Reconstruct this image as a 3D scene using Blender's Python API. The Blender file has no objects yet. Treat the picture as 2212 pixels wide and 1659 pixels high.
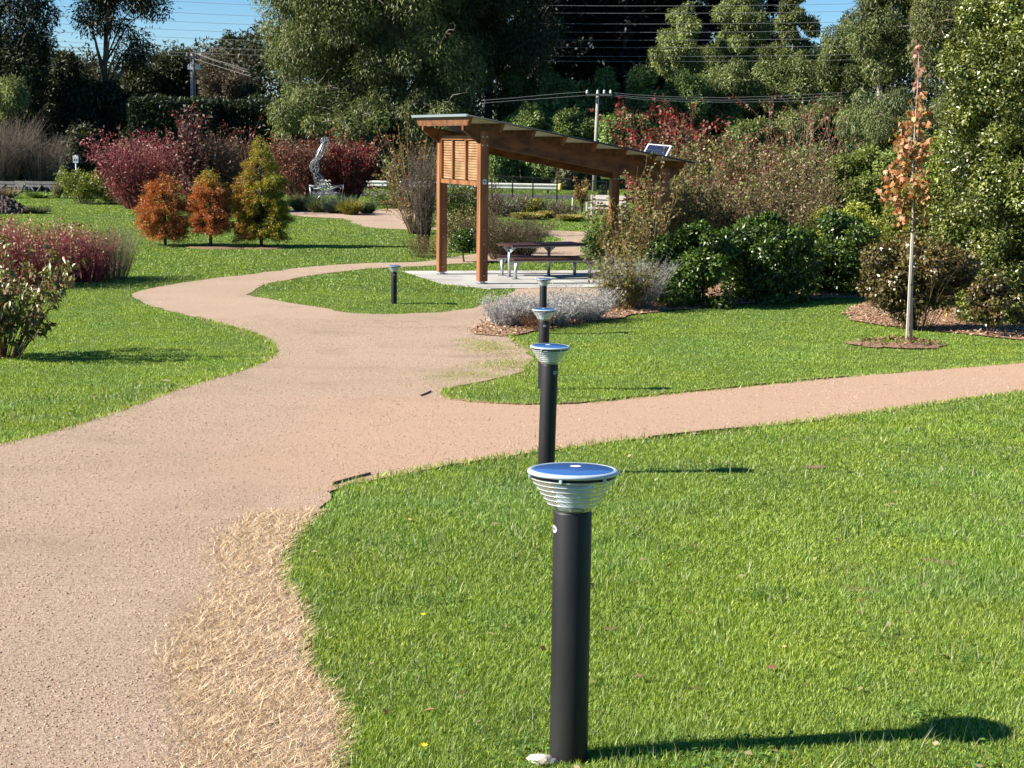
import bpy, bmesh, math, random
import numpy as np
from mathutils import Vector, Matrix
from mathutils.geometry import delaunay_2d_cdt

RS = np.random.RandomState(11)
random.seed(5)
sc = bpy.context.scene
COL = sc.collection

# ------------------------------------------------------------------ camera model (photo frame 2212 x 1659)
W, H, F = 2212.0, 1659.0, 3323.0
CZ = 1.808
PITCH = math.atan((829.5 - 300.0) / F)
ROLL = math.radians(0.7)
cp, sp, cr, sr = math.cos(PITCH), math.sin(PITCH), math.cos(ROLL), math.sin(ROLL)
R0 = Vector((1, 0, 0)); FW = Vector((0, cp, -sp)); U0 = Vector((0, sp, cp))

def ray(px, py):
    u, v = (px - W / 2) / F, (H / 2 - py) / F
    u0, v0 = u * cr - v * sr, u * sr + v * cr
    return FW + R0 * u0 + U0 * v0

def at(px, py, Y):
    d = ray(px, py)
    return Vector((0, 0, CZ)) + d * (Y / d.y)

PY = np.array([-30, -5, 0, 4.325, 10.11, 16.22, 20.5, 24.2, 28.8, 31, 33, 36, 40, 45, 57, 68, 80, 90, 100, 140, 200, 450.])
PZ = np.array([2.2, .65, .3, 0, -.412, -.835, -1.07, -1.225, -1.34, -1.31, -1.27, -1.27, -1.28, -1.29, -1.27, -1.25, -1.25, -1.15, -.9, .2, 1.5, 6.])
def _pchip():
    h = np.diff(PY); d = np.diff(PZ) / h
    m = np.zeros_like(PY); m[0] = d[0]; m[-1] = d[-1]
    for i in range(1, len(PY) - 1):
        if d[i-1] * d[i] > 0:
            w1 = 2*h[i] + h[i-1]; w2 = h[i] + 2*h[i-1]
            m[i] = (w1 + w2) / (w1/d[i-1] + w2/d[i])
    return h, m
PH, PM = _pchip()

def gz(x, y):
    x = np.asarray(x, float); y = np.clip(np.asarray(y, float), PY[0], PY[-1] - 1e-6)
    i = np.clip(np.searchsorted(PY, y, side='right') - 1, 0, len(PY) - 2)
    t = (y - PY[i]) / PH[i]
    z = ((1+2*t)*(1-t)**2)*PZ[i] + t*(1-t)**2*PH[i]*PM[i] + t*t*(3-2*t)*PZ[i+1] + t*t*(t-1)*PH[i]*PM[i+1]
    z = z + 0.07*np.exp(-(((x+2.6)/2.2)**2 + ((y-29.2)/2.0)**2))          # low mound of the oval lawn
    w = np.clip((y-14)/20, 0, 1)*np.clip((140-y)/40, 0, 1)
    z = z + w*0.03*np.sin(x*.7+y*.31)*np.sin(y*.43)*np.clip(np.abs(y-34.2)/3-0.9, 0, 1)
    return z

def g1(x, y): return float(gz(x, y))

def ground(px, py):
    d = ray(px, py); lo, hi = 0.5, 300.0
    y = 1.0; prev = 1.0; step = 0.3
    while y < 300:
        p = Vector((0, 0, CZ)) + d * (y / d.y)
        if p.z < g1(p.x, y): break
        prev = y; y += step * max(1, y * .05)
    lo, hi = prev, y
    for _ in range(30):
        m = (lo + hi) / 2
        p = Vector((0, 0, CZ)) + d * (m / d.y)
        if p.z < g1(p.x, m): hi = m
        else: lo = m
    p = Vector((0, 0, CZ)) + d * (hi / d.y)
    return Vector((p.x, hi, g1(p.x, hi)))

# ------------------------------------------------------------------ tagging
def tag(o, label=None, cat=None, group=None, kind=None):
    if label: o['label'] = label
    if cat: o['category'] = cat
    if group: o['group'] = group
    if kind: o['kind'] = kind
    return o

def thing(name, loc, label, cat, group=None):
    o = bpy.data.objects.new(name, None); COL.objects.link(o)
    o.location = loc; o.empty_display_size = .1
    return tag(o, label, cat, group)

# ------------------------------------------------------------------ materials
def A(r, g, b, k=.72):
    f = lambda c: ((c/255+.055)/1.055)**2.4 if c > 10 else c/255/12.92
    return np.array([f(r)*k, f(g)*k, f(b)*k])

def newmat(name):
    m = bpy.data.materials.new(name); m.use_nodes = True
    nt = m.node_tree; nt.nodes.clear()
    out = nt.nodes.new('ShaderNodeOutputMaterial')
    return m, nt, out

def N(nt, t, **kw):
    n = nt.nodes.new(t)
    for k, v in kw.items():
        if k.startswith('i_'): n.inputs[k[2:].replace('_', ' ')].default_value = v
        else: setattr(n, k, v)
    return n

def c4(c): return (float(c[0]), float(c[1]), float(c[2]), 1)

def solid(name, c1, c2=None, scale=8., rough=.7, metal=0., bump=0., bscale=40., spec=.5, stretch=None, detail=6, coat=0):
    m, nt, out = newmat(name)
    b = N(nt, 'ShaderNodeBsdfPrincipled'); L = nt.links
    b.inputs['Roughness'].default_value = rough; b.inputs['Metallic'].default_value = metal
    b.inputs['Specular IOR Level'].default_value = spec
    if coat: b.inputs['Coat Weight'].default_value = coat
    tc = N(nt, 'ShaderNodeTexCoord'); src = tc.outputs['Object']
    if stretch:
        mp = N(nt, 'ShaderNodeMapping'); mp.inputs['Scale'].default_value = stretch
        L.new(src, mp.inputs['Vector']); src = mp.outputs['Vector']
    if c2 is None: b.inputs['Base Color'].default_value = c4(c1)
    else:
        n = N(nt, 'ShaderNodeTexNoise'); n.inputs['Scale'].default_value = scale; n.inputs['Detail'].default_value = detail
        r = N(nt, 'ShaderNodeValToRGB'); r.color_ramp.elements[0].position = .32; r.color_ramp.elements[1].position = .68
        r.color_ramp.elements[0].color = c4(c1); r.color_ramp.elements[1].color = c4(c2)
        L.new(src, n.inputs['Vector']); L.new(n.outputs['Fac'], r.inputs['Fac']); L.new(r.outputs['Color'], b.inputs['Base Color'])
    if bump:
        n2 = N(nt, 'ShaderNodeTexNoise'); n2.inputs['Scale'].default_value = bscale; n2.inputs['Detail'].default_value = 4
        bp = N(nt, 'ShaderNodeBump'); bp.inputs['Strength'].default_value = bump; bp.inputs['Distance'].default_value = .02
        L.new(src, n2.inputs['Vector']); L.new(n2.outputs['Fac'], bp.inputs['Height']); L.new(bp.outputs['Normal'], b.inputs['Normal'])
    L.new(b.outputs[0], out.inputs[0])
    return m

def leafmat(name, gloss=.04, rough=.55, trans=.3):
    m, nt, out = newmat(name); L = nt.links
    a = N(nt, 'ShaderNodeAttribute', attribute_name='col')
    d = N(nt, 'ShaderNodeBsdfDiffuse'); t = N(nt, 'ShaderNodeBsdfTranslucent'); gl = N(nt, 'ShaderNodeBsdfGlossy')
    gl.inputs['Roughness'].default_value = rough; gl.inputs['Color'].default_value = (.9, .9, .8, 1)
    hs = N(nt, 'ShaderNodeHueSaturation'); hs.inputs['Saturation'].default_value = 1.15; hs.inputs['Value'].default_value = 1.1
    hs.inputs['Hue'].default_value = .49
    m1 = N(nt, 'ShaderNodeMixShader'); m1.inputs[0].default_value = trans
    m2 = N(nt, 'ShaderNodeMixShader'); m2.inputs[0].default_value = gloss
    L.new(a.outputs['Color'], d.inputs['Color']); L.new(a.outputs['Color'], hs.inputs['Color']); L.new(hs.outputs['Color'], t.inputs['Color'])
    L.new(d.outputs[0], m1.inputs[1]); L.new(t.outputs[0], m1.inputs[2])
    L.new(m1.outputs[0], m2.inputs[1]); L.new(gl.outputs[0], m2.inputs[2])
    L.new(m2.outputs[0], out.inputs[0])
    return m

M = {}
M['leaf'] = leafmat('leaf')
M['glossy_leaf'] = leafmat('glossy_leaf', .06, .38, .22)
M['grass'] = leafmat('grass_blade', .03, .5, .4)
M['straw'] = leafmat('straw', .03, .6, .2)
M['twig'] = leafmat('twig', .03, .6, .0)
M['bark'] = solid('bark', (.09, .065, .045), (.2, .155, .115), 6, .9, bump=.6, bscale=25, stretch=(1, 1, .25))
M['darkbark'] = solid('dark_bark', (.035, .025, .018), (.09, .065, .05), 8, .9, bump=.6, bscale=25, stretch=(1, 1, .25))
M['gumbark'] = solid('gum_bark', (.16, .12, .09), (.5, .43, .35), 2.5, .85, bump=.3, stretch=(1, 1, .3))
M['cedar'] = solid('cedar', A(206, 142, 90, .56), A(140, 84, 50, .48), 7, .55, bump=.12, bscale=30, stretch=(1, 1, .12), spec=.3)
M['cedar_h'] = solid('cedar_beam', A(182, 120, 70, .44), A(120, 76, 44, .36), 7, .55, bump=.12, bscale=30, stretch=(.15, 1, 1), spec=.3)  # darker copy of the cedar: shade under the roof put into the colour
M['slat'] = solid('cedar_slat', A(236, 190, 148, .62), A(206, 156, 112, .56), 6, .6, stretch=(1, .2, 1), spec=.3)  # lighter copy of the cedar: sunlight on the louvres put into the colour
M['merbau'] = solid('dark_decking', A(104, 62, 44, .6), A(76, 44, 32, .6), 12, .5, stretch=(.2, 1, 1))
M['roof_under'] = solid('roof_sheet', A(214, 218, 196, .85), A(204, 208, 186, .85), 3, .6)
M['roof_edge'] = solid('roof_trim', A(52, 56, 54, .8), None, rough=.45)
M['galv'] = solid('galvanised_steel', (.55, .56, .56), (.42, .43, .44), 14, .42, .75)
M['alu'] = solid('aluminium', (.75, .75, .76), None, rough=.3, metal=.9)
M['white'] = solid('white_paint', (.8, .8, .78), (.72, .72, .69), 9, .5)
M['black'] = solid('black_powder_coat', (.008, .008, .009), (.022, .021, .02), 9, .5, bump=.04, bscale=300, spec=.35, stretch=(1, 1, .35))
M['blackmetal'] = solid('black_fence_metal', (.008, .009, .009), None, rough=.8, spec=.1)
M['cellblue'] = solid('solar_cell', (.04, .115, .36), (.07, .16, .42), 2.5, .2, spec=.7, coat=.6)  # base blue raised to carry the sky's reflection on the dark cell
M['panel'] = solid('solar_panel_glass', (.012, .016, .045), (.02, .025, .06), 60, .15, spec=.7)
M['rim'] = solid('frosted_rim', (.5, .57, .6), (.42, .49, .53), 20, .15, spec=.9)
M['reflector'] = solid('bollard_reflector', (.6, .72, .8), (.74, .84, .9), 14, .2, .25)
M['concrete'] = solid('concrete', A(232, 228, 218, .66), A(196, 190, 178, .6), 1.1, .85, bump=.1, bscale=60)
M['asphalt'] = solid('asphalt', (.045, .045, .05), (.07, .07, .075), 6, .85)
M['guard'] = solid('guardrail_paint', (.78, .76, .64), (.7, .68, .58), 4, .5)
M['yellow'] = solid('yellow_plastic', (.72, .42, .04), None, rough=.5)
M['tagyellow'] = solid('yellow_tag', (.78, .58, .12), None, rough=.5)
M['stone'] = solid('bench_stone', (.22, .22, .2), (.3, .29, .27), 8, .8)
M['palestone'] = solid('pale_stone', (.55, .48, .38), (.42, .35, .26), 30, .9, bump=.4)
M['oldwood'] = solid('weathered_timber', (.06, .056, .055), (.14, .135, .13), 8, .85, stretch=(1, 1, .2), bump=.2)
M['teak'] = solid('pale_timber', (.36, .32, .27), (.44, .4, .34), 8, .7, stretch=(.2, 1, 1))
M['wire'] = solid('sculpture_wire', (.2, .22, .24), (.3, .32, .34), 10, .4, .5)
M['cable'] = solid('power_cable', (.26, .26, .25), None, rough=.5)
M['polewood'] = solid('pole_timber', (.25, .23, .18), (.36, .33, .27), 3, .8, stretch=(1, 1, .2))
M['porcelain'] = solid('porcelain', (.8, .8, .8), None, rough=.25)
M['rust'] = solid('rusted_edging', (.16, .09, .06), (.26, .15, .1), 20, .85)
M['soil'] = solid('soil', (.035, .022, .018), (.11, .075, .06), 9, .95, bump=.8, bscale=12)
M['stake'] = solid('pale_stake', (.62, .52, .42), (.72, .63, .53), 8, .7, stretch=(1, 1, .1))
M['badge'] = solid('badge_metal', (.34, .35, .36), (.5, .51, .52), 60, .4)
M['cellline'] = solid('cell_line', (.2, .21, .26), None, rough=.4)
M['joint'] = solid('slab_joint', (.12, .115, .1), None, rough=.9)
M['ink'] = solid('sign_ink', (.05, .05, .06), None, rough=.6)
M['chip'] = leafmat('bark_chip', .02, .7, 0.)

def clearmat():
    m, nt, out = newmat('clear_lens'); L = nt.links
    t = N(nt, 'ShaderNodeBsdfTransparent'); t.inputs[0].default_value = (.86, .9, .9, 1)
    g = N(nt, 'ShaderNodeBsdfGlossy'); g.inputs['Roughness'].default_value = .08
    d = N(nt, 'ShaderNodeBsdfDiffuse'); d.inputs[0].default_value = (.86, .92, .95, 1)
    fr = N(nt, 'ShaderNodeLayerWeight'); fr.inputs[0].default_value = .35
    ma = N(nt, 'ShaderNodeMath', operation='MULTIPLY_ADD'); ma.inputs[1].default_value = .5; ma.inputs[2].default_value = .08
    m1 = N(nt, 'ShaderNodeMixShader'); m1.inputs[0].default_value = .13
    m2 = N(nt, 'ShaderNodeMixShader')
    L.new(t.outputs[0], m1.inputs[1]); L.new(d.outputs[0], m1.inputs[2])
    L.new(fr.outputs['Fresnel'], ma.inputs[0]); L.new(ma.outputs[0], m2.inputs[0])
    L.new(m1.outputs[0], m2.inputs[1]); L.new(g.outputs[0], m2.inputs[2]); L.new(m2.outputs[0], out.inputs[0])
    return m
M['clear'] = clearmat()
def ribmat():
    m, nt, out = newmat('lens_rib'); L = nt.links
    t = N(nt, 'ShaderNodeBsdfTransparent'); p = N(nt, 'ShaderNodeBsdfPrincipled'); p.inputs['Base Color'].default_value = (.86, .9, .92, 1); p.inputs['Roughness'].default_value = .12; p.inputs['Specular IOR Level'].default_value = .9
    m1 = N(nt, 'ShaderNodeMixShader'); m1.inputs[0].default_value = .42; L.new(t.outputs[0], m1.inputs[1]); L.new(p.outputs[0], m1.inputs[2]); L.new(m1.outputs[0], out.inputs[0]); return m
M['rib'] = ribmat()  # white of the ribs stands for ring highlights on the clear lens

def groundmat(name, stops, scales, rough=.95, bump=.5, bscale=60., patch=None, zones=None):
    """stops: fine noise ramp colours; patch: (colour, scale, lo, hi) mixed in by a broad noise"""
    m, nt, out = newmat(name); L = nt.links
    b = N(nt, 'ShaderNodeBsdfPrincipled'); b.inputs['Roughness'].default_value = rough; b.inputs['Specular IOR Level'].default_value = .2
    geo = N(nt, 'ShaderNodeNewGeometry')
    n = N(nt, 'ShaderNodeTexNoise'); n.inputs['Scale'].default_value = scales; n.inputs['Detail'].default_value = 8; n.inputs['Roughness'].default_value = .7
    r = N(nt, 'ShaderNodeValToRGB'); el = r.color_ramp.elements
    while len(el) < len(stops): el.new(.5)
    for i, (p, c) in enumerate(stops): el[i].position = p; el[i].color = c4(c)
    L.new(geo.outputs['Position'], n.inputs['Vector']); L.new(n.outputs['Fac'], r.inputs['Fac'])
    col = r.outputs['Color']
    for (pc, ps, lo, hi, amt) in (patch or []):
        n3 = N(nt, 'ShaderNodeTexNoise'); n3.inputs['Scale'].default_value = ps; n3.inputs['Detail'].default_value = 4
        mr = N(nt, 'ShaderNodeMapRange'); mr.inputs['From Min'].default_value = lo; mr.inputs['From Max'].default_value = hi; mr.inputs['To Max'].default_value = amt
        mx = N(nt, 'ShaderNodeMixRGB'); mx.inputs[2].default_value = c4(pc)
        L.new(geo.outputs['Position'], n3.inputs['Vector']); L.new(n3.outputs['Fac'], mr.inputs['Value'])
        L.new(mr.outputs['Result'], mx.inputs[0]); L.new(col, mx.inputs[1]); col = mx.outputs[0]
    for (zc, (xa, xb), (ya, yb), amt) in (zones or []):                     # newer gravel laid over one stretch
        if not amt: continue
        sep = N(nt, 'ShaderNodeSeparateXYZ'); L.new(geo.outputs['Position'], sep.inputs[0])
        nz = N(nt, 'ShaderNodeTexNoise'); nz.inputs['Scale'].default_value = 1.6; nz.inputs['Detail'].default_value = 5; L.new(geo.outputs['Position'], nz.inputs['Vector'])
        ad = N(nt, 'ShaderNodeMath', operation='MULTIPLY_ADD'); ad.inputs[1].default_value = 1.6; L.new(nz.outputs['Fac'], ad.inputs[0]); L.new(sep.outputs['X'], ad.inputs[2])
        m1 = N(nt, 'ShaderNodeMapRange', interpolation_type='SMOOTHSTEP'); m1.inputs['From Min'].default_value = xa+.8; m1.inputs['From Max'].default_value = xb+.8; L.new(ad.outputs[0], m1.inputs['Value'])
        m2 = N(nt, 'ShaderNodeMapRange'); m2.inputs['From Min'].default_value = ya; m2.inputs['From Max'].default_value = yb; 
        xo = N(nt, 'ShaderNodeMath', operation='ADD'); xo.inputs[1].default_value = .5; L.new(sep.outputs['X'], xo.inputs[0])
        xm = N(nt, 'ShaderNodeMath', operation='MAXIMUM'); xm.inputs[1].default_value = 0.; L.new(xo.outputs[0], xm.inputs[0])
        ye = N(nt, 'ShaderNodeMath', operation='MULTIPLY_ADD'); ye.inputs[1].default_value = -.75; L.new(xm.outputs[0], ye.inputs[0]); L.new(sep.outputs['Y'], ye.inputs[2])
        L.new(ye.outputs[0], m2.inputs['Value'])
        m4 = N(nt, 'ShaderNodeMapRange', interpolation_type='SMOOTHSTEP'); m4.inputs['From Min'].default_value = 6.8; m4.inputs['From Max'].default_value = 10.5; L.new(sep.outputs['Y'], m4.inputs['Value'])
        mm = N(nt, 'ShaderNodeMath', operation='MULTIPLY'); L.new(m1.outputs['Result'], mm.inputs[0]); L.new(m2.outputs['Result'], mm.inputs[1])
        mq = N(nt, 'ShaderNodeMath', operation='MULTIPLY'); L.new(mm.outputs[0], mq.inputs[0]); L.new(m4.outputs['Result'], mq.inputs[1]); mm = mq
        m3 = N(nt, 'ShaderNodeMath', operation='MULTIPLY'); m3.inputs[1].default_value = amt; L.new(mm.outputs[0], m3.inputs[0])
        mx = N(nt, 'ShaderNodeMixRGB'); L.new(m3.outputs[0], mx.inputs[0])
        tone = N(nt, 'ShaderNodeMixRGB', blend_type='MULTIPLY'); tone.inputs[0].default_value = .5; tone.inputs[1].default_value = c4(np.minimum(zc*1.35, .9)); L.new(r.outputs['Color'], tone.inputs[2])
        gain = N(nt, 'ShaderNodeMixRGB'); gain.inputs[0].default_value = .5; gain.inputs[1].default_value = c4(zc); L.new(tone.outputs[0], gain.inputs[2])
        L.new(col, mx.inputs[1]); L.new(gain.outputs[0], mx.inputs[2]); col = mx.outputs[0]
    L.new(col, b.inputs['Base Color'])
    n2 = N(nt, 'ShaderNodeTexNoise'); n2.inputs['Scale'].default_value = bscale; n2.inputs['Detail'].default_value = 6; n2.inputs['Roughness'].default_value = .65
    bp = N(nt, 'ShaderNodeBump'); bp.inputs['Strength'].default_value = bump; bp.inputs['Distance'].default_value = .012
    L.new(geo.outputs['Position'], n2.inputs['Vector']); L.new(n2.outputs['Fac'], bp.inputs['Height']); L.new(bp.outputs['Normal'], b.inputs['Normal'])
    L.new(b.outputs[0], out.inputs[0])
    return m
M['lawn'] = groundmat('lawn_soil', [(.3, (.03, .055, .012)), (.6, (.075, .13, .02)), (.75, (.12, .17, .035))], 9, bscale=30)
P1, P2, P3 = A(205, 176, 147, .70), A(230, 203, 175, .74), A(154, 128, 104, .62)
M['path'] = groundmat('gravel', [(.34, P3), (.48, P1), (.68, P2)], 60, bump=1., bscale=95,
                      patch=[(A(152, 130, 106, .64), .9, .54, .76, .45), (A(176, 152, 124, .68), .5, .45, .8, .4), (A(176, 166, 112, .70), .38, .57, .8, .35)],
                      zones=[(A(222, 184, 154, .73), (-3.0, -.6), (15.6, 14.9), .75), (A(172, 158, 106, .72), (-3.8, -2.4), (14.9, 15.8), .0)])
M['mulch'] = groundmat('bark_mulch', [(.3, A(110, 80, 60, .6)), (.48, A(184, 144, 112, .64)), (.7, A(222, 186, 152, .66))], 22, bump=1., bscale=40)
M['drysoil'] = groundmat('dry_soil', [(.3, A(120, 92, 70, .6)), (.55, A(176, 142, 110, .6)), (.75, A(206, 172, 130, .6))], 40, bump=.8, bscale=80)

# ------------------------------------------------------------------ mesh builders
def np_mesh(name, V, Fc, mat, parent=None, col=None, origin=None, smooth=False):
    V = np.asarray(V, np.float64).reshape(-1, 3)
    if origin is not None: V = V - np.array(origin)
    Fc = np.asarray(Fc, np.int32); nf, k = Fc.shape
    me = bpy.data.meshes.new(name)
    me.vertices.add(len(V)); me.vertices.foreach_set('co', V.astype(np.float32).ravel())
    me.loops.add(nf * k); me.loops.foreach_set('vertex_index', Fc.ravel())
    me.polygons.add(nf); me.polygons.foreach_set('loop_start', np.arange(nf, dtype=np.int32) * k)
    try: me.polygons.foreach_set('loop_total', np.full(nf, k, np.int32))
    except Exception: pass
    if smooth: me.polygons.foreach_set('use_smooth', np.ones(nf, bool))
    if col is not None:
        ca = me.attributes.new('col', 'FLOAT_COLOR', 'POINT')
        c = np.ones((len(V), 4), np.float32); c[:, :3] = col
        ca.data.foreach_set('color', c.ravel())
    me.update(); me.validate()
    me.materials.append(mat)
    o = bpy.data.objects.new(name, me); COL.objects.link(o)
    if parent: o.parent = parent
    elif origin is not None: o.location = origin
    return o

class MB:
    def __init__(s): s.v = []; s.f = []; s.sm = []
    def add(s, vs, fs, smooth=False):
        b = len(s.v); s.v += [tuple(v) for v in vs]; s.f += [[b + i for i in f] for f in fs]; s.sm += [smooth] * len(fs)
        return s
    def box(s, c, size, ax=None, bev=0.):
        """box with axes ax=(x,y,z unit vectors)"""
        c = Vector(c); ax = ax or (Vector((1, 0, 0)), Vector((0, 1, 0)), Vector((0, 0, 1)))
        hx, hy, hz = [q / 2 for q in size]
        if not bev:
            vs = [c + ax[0]*hx*i + ax[1]*hy*j + ax[2]*hz*k for k in (-1, 1) for i, j in ((-1, -1), (1, -1), (1, 1), (-1, 1))]
            return s.add(vs, [(0, 3, 2, 1), (4, 5, 6, 7), (0, 1, 5, 4), (1, 2, 6, 5), (2, 3, 7, 6), (3, 0, 4, 7)])
        bm = bmesh.new(); bmesh.ops.create_cube(bm, size=1)
        for v in bm.verts: v.co = Vector((v.co.x*size[0], v.co.y*size[1], v.co.z*size[2]))
        bmesh.ops.bevel(bm, geom=bm.edges[:], offset=bev, segments=2, affect='EDGES')
        bm.verts.index_update()
        vs = [c + ax[0]*v.co.x + ax[1]*v.co.y + ax[2]*v.co.z for v in bm.verts]
        fs = [[v.index for v in f.verts] for f in bm.faces]; bm.free()
        return s.add(vs, fs)
    def tube(s, pts, rad, n=8, cap=True):
        pts = [Vector(p) for p in pts]
        rad = rad if hasattr(rad, '__len__') else [rad] * len(pts)
        vs = []; fs = []; pr = None
        for i, p in enumerate(pts):
            t = (pts[min(i+1, len(pts)-1)] - pts[max(i-1, 0)]).normalized()
            a = pr - t * pr.dot(t) if pr else t.orthogonal()
            if a.length < 1e-5: a = t.orthogonal()
            a.normalize(); pr = a; b = t.cross(a)
            for k in range(n):
                th = 2*math.pi*k/n
                vs.append(p + (a*math.cos(th) + b*math.sin(th))*rad[i])
        for i in range(len(pts)-1):
            for k in range(n):
                k2 = (k+1) % n
                fs.append((i*n+k, i*n+k2, (i+1)*n+k2, (i+1)*n+k))
        s.add(vs, fs, True)
        if cap:
            b = len(s.v) - len(vs)
            s.f += [[b+k for k in range(n)][::-1], [b+(len(pts)-1)*n+k for k in range(n)]]; s.sm += [False, False]
        return s
    def lathe(s, prof, n=32, c=(0, 0, 0)):
        vs = []; fs = []
        for r, z in prof:
            for k in range(n):
                th = 2*math.pi*k/n
                vs.append((c[0]+r*math.cos(th), c[1]+r*math.sin(th), c[2]+z))
        for i in range(len(prof)-1):
            for k in range(n):
                k2 = (k+1) % n
                fs.append((i*n+k, i*n+k2, (i+1)*n+k2, (i+1)*n+k))
        return s.add(vs, fs, True)
    def disc(s, r, z, n=32, c=(0, 0)):
        vs = [(c[0]+r*math.cos(2*math.pi*k/n), c[1]+r*math.sin(2*math.pi*k/n), z) for k in range(n)]
        return s.add(vs, [list(range(n))])
    def prism(s, poly, d):
        """poly: list of 3-D points (planar), d: extrusion vector"""
        n = len(poly); d = Vector(d)
        vs = [Vector(p) for p in poly] + [Vector(p) + d for p in poly]
        fs = [list(range(n))[::-1], list(range(n, 2*n))] + [(i, (i+1) % n, n+(i+1) % n, n+i) for i in range(n)]
        return s.add(vs, fs)
    def build(s, name, mat, parent=None, origin=None):
        me = bpy.data.meshes.new(name)
        og = Vector(origin) if origin is not None else (parent_world(parent) if parent else Vector((0, 0, 0)))
        me.from_pydata([tuple(Vector(v) - og) for v in s.v], [], s.f)
        me.polygons.foreach_set('use_smooth', s.sm)
        bm = bmesh.new(); bm.from_mesh(me); bmesh.ops.recalc_face_normals(bm, faces=bm.faces); bm.to_mesh(me); bm.free()
        me.update(); me.materials.append(mat)
        o = bpy.data.objects.new(name, me); COL.objects.link(o)
        if parent: o.parent = parent
        elif origin is not None: o.location = og
        return o

def parent_world(o):
    v = Vector((0, 0, 0))
    while o: v = v + o.location; o = o.parent
    return v

def copy_tree(o, parent=None):
    c = o.copy(); COL.objects.link(c); c.parent = parent
    for ch in list(o.children): copy_tree(ch, c)
    return c

def unit(a): return a / np.maximum(np.linalg.norm(a, axis=-1, keepdims=True), 1e-9)

def leaf_quads(P, axis, nrm, L, Wd, fold=.12, mid=.42):
    """diamond leaves with a slight keel"""
    n = len(P)
    axis = unit(axis); nrm = unit(nrm - axis*np.sum(nrm*axis, 1, keepdims=True)); side = np.cross(axis, nrm)
    L = np.broadcast_to(L, (n,))[:, None]; Wd = np.broadcast_to(Wd, (n,))[:, None]
    V = np.empty((n, 4, 3))
    V[:, 0] = P
    V[:, 1] = P + axis*L*mid + side*Wd*.5 + nrm*L*fold
    V[:, 2] = P + axis*L
    V[:, 3] = P + axis*L*mid - side*Wd*.5 + nrm*L*fold
    Fc = np.arange(n*4).reshape(n, 4)
    return V.reshape(-1, 3), Fc

def rib_tubes(Pl, R, sides=3):
    """Pl (n,K,3) polylines, R (n,K) radii -> verts, quads"""
    n, K, _ = Pl.shape
    T = np.empty_like(Pl); T[:, 1:-1] = Pl[:, 2:] - Pl[:, :-2]; T[:, 0] = Pl[:, 1]-Pl[:, 0]; T[:, -1] = Pl[:, -1]-Pl[:, -2]
    T = unit(T); ref = np.array([.37, .91, .17])
    a = unit(np.cross(T, ref)); b = np.cross(T, a)
    th = np.arange(sides)*2*math.pi/sides
    V = Pl[:, :, None, :] + R[:, :, None, None]*(a[:, :, None, :]*np.cos(th)[None, None, :, None] + b[:, :, None, :]*np.sin(th)[None, None, :, None])
    idx = np.arange(n*K*sides).reshape(n, K, sides); nx = np.roll(idx, -1, axis=2)
    Fc = np.stack([idx[:, :-1], nx[:, :-1], nx[:, 1:], idx[:, 1:]], -1).reshape(-1, 4)
    return V.reshape(-1, 3), Fc

def pick(rs, pal, n, jit=.18):
    pal = np.array(pal); i = rs.randint(0, len(pal), n); j = rs.randint(0, len(pal), n); t = rs.rand(n, 1)*.5
    c = pal[i]*(1-t) + pal[j]*t
    return np.clip(c*(1 + jit*rs.randn(n, 1)) , .004, .9)

def crown_mesh(rs, c, rad, ncl, clr, n, L, Wd, pal, droop=.3, shape='ell', out=.6, shell=.5, zmin=None, tint=.22, upb=.4):
    c = np.array(c); rad = np.array(rad)
    d = unit(rs.randn(ncl, 3)); rr = rs.rand(ncl, 1)**.4
    if shape == 'cone' or shape == 'col' or shape == 'egg':
        t = rs.rand(ncl)
        if shape == 'cone': t = 1-np.sqrt(rs.rand(ncl)*.97+.0); prof = (1-t)*1.02+.05
        elif shape == 'egg': prof = np.where(t < .25, .55+.45*np.sin(t/.25*math.pi/2), np.sqrt(np.clip(1-((t-.25)/.78)**1.7, 0, 1)))
        else: prof = np.clip(np.minimum(t/.12+.55, 1)*np.minimum((1-t)/.25+.12, 1), 0, 1)
        th = rs.rand(ncl)*2*math.pi; q = np.sqrt(rs.rand(ncl))*.95
        C = np.stack([np.cos(th)*q*prof*(1-clr*.7), np.sin(th)*q*prof*(1-clr*.7), (t*2-1)*(1-clr*.3)], 1)*rad + c
        sz = clr*np.mean(rad[:2])*rs.uniform(.7, 1.25, ncl)*(.45+.55*prof)
    else:
        C = d*rr*(1-clr*.8)*rad + c
        sz = clr*np.mean(rad)*rs.uniform(.65, 1.3, ncl)
    w = sz**2; w /= w.sum()
    k = rs.choice(ncl, n, p=w)
    e = unit(rs.randn(n, 3)); r = shell + (1-shell)*np.sqrt(rs.rand(n, 1))
    r = r*(1 + .25*np.abs(rs.randn(n, 1))*(rs.rand(n, 1) < .25))
    P = C[k] + e*r*sz[k][:, None]*np.array([1, 1, .85])
    P[:, 2] -= droop*.35*sz[k]*rs.rand(n)
    ax = e*out + unit(rs.randn(n, 3))*.75; ax[:, 2] -= droop
    nr = e*.9 + unit(rs.randn(n, 3))*.7; nr[:, 2] += upb
    col = pick(rs, pal, n)*(1 + tint*np.clip(rs.randn(ncl), -1.6, 1.6)[k][:, None])
    if zmin is not None:
        keep = P[:, 2] > zmin; P, ax, nr, col = P[keep], ax[keep], nr[keep], col[keep]
    m = len(P)
    V, Fc = leaf_quads(P, ax, nr, L*rs.uniform(.65, 1.3, m), Wd*rs.uniform(.7, 1.25, m))
    return V, Fc, np.repeat(np.clip(col, .004, .9), 4, 0), C, sz

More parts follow.
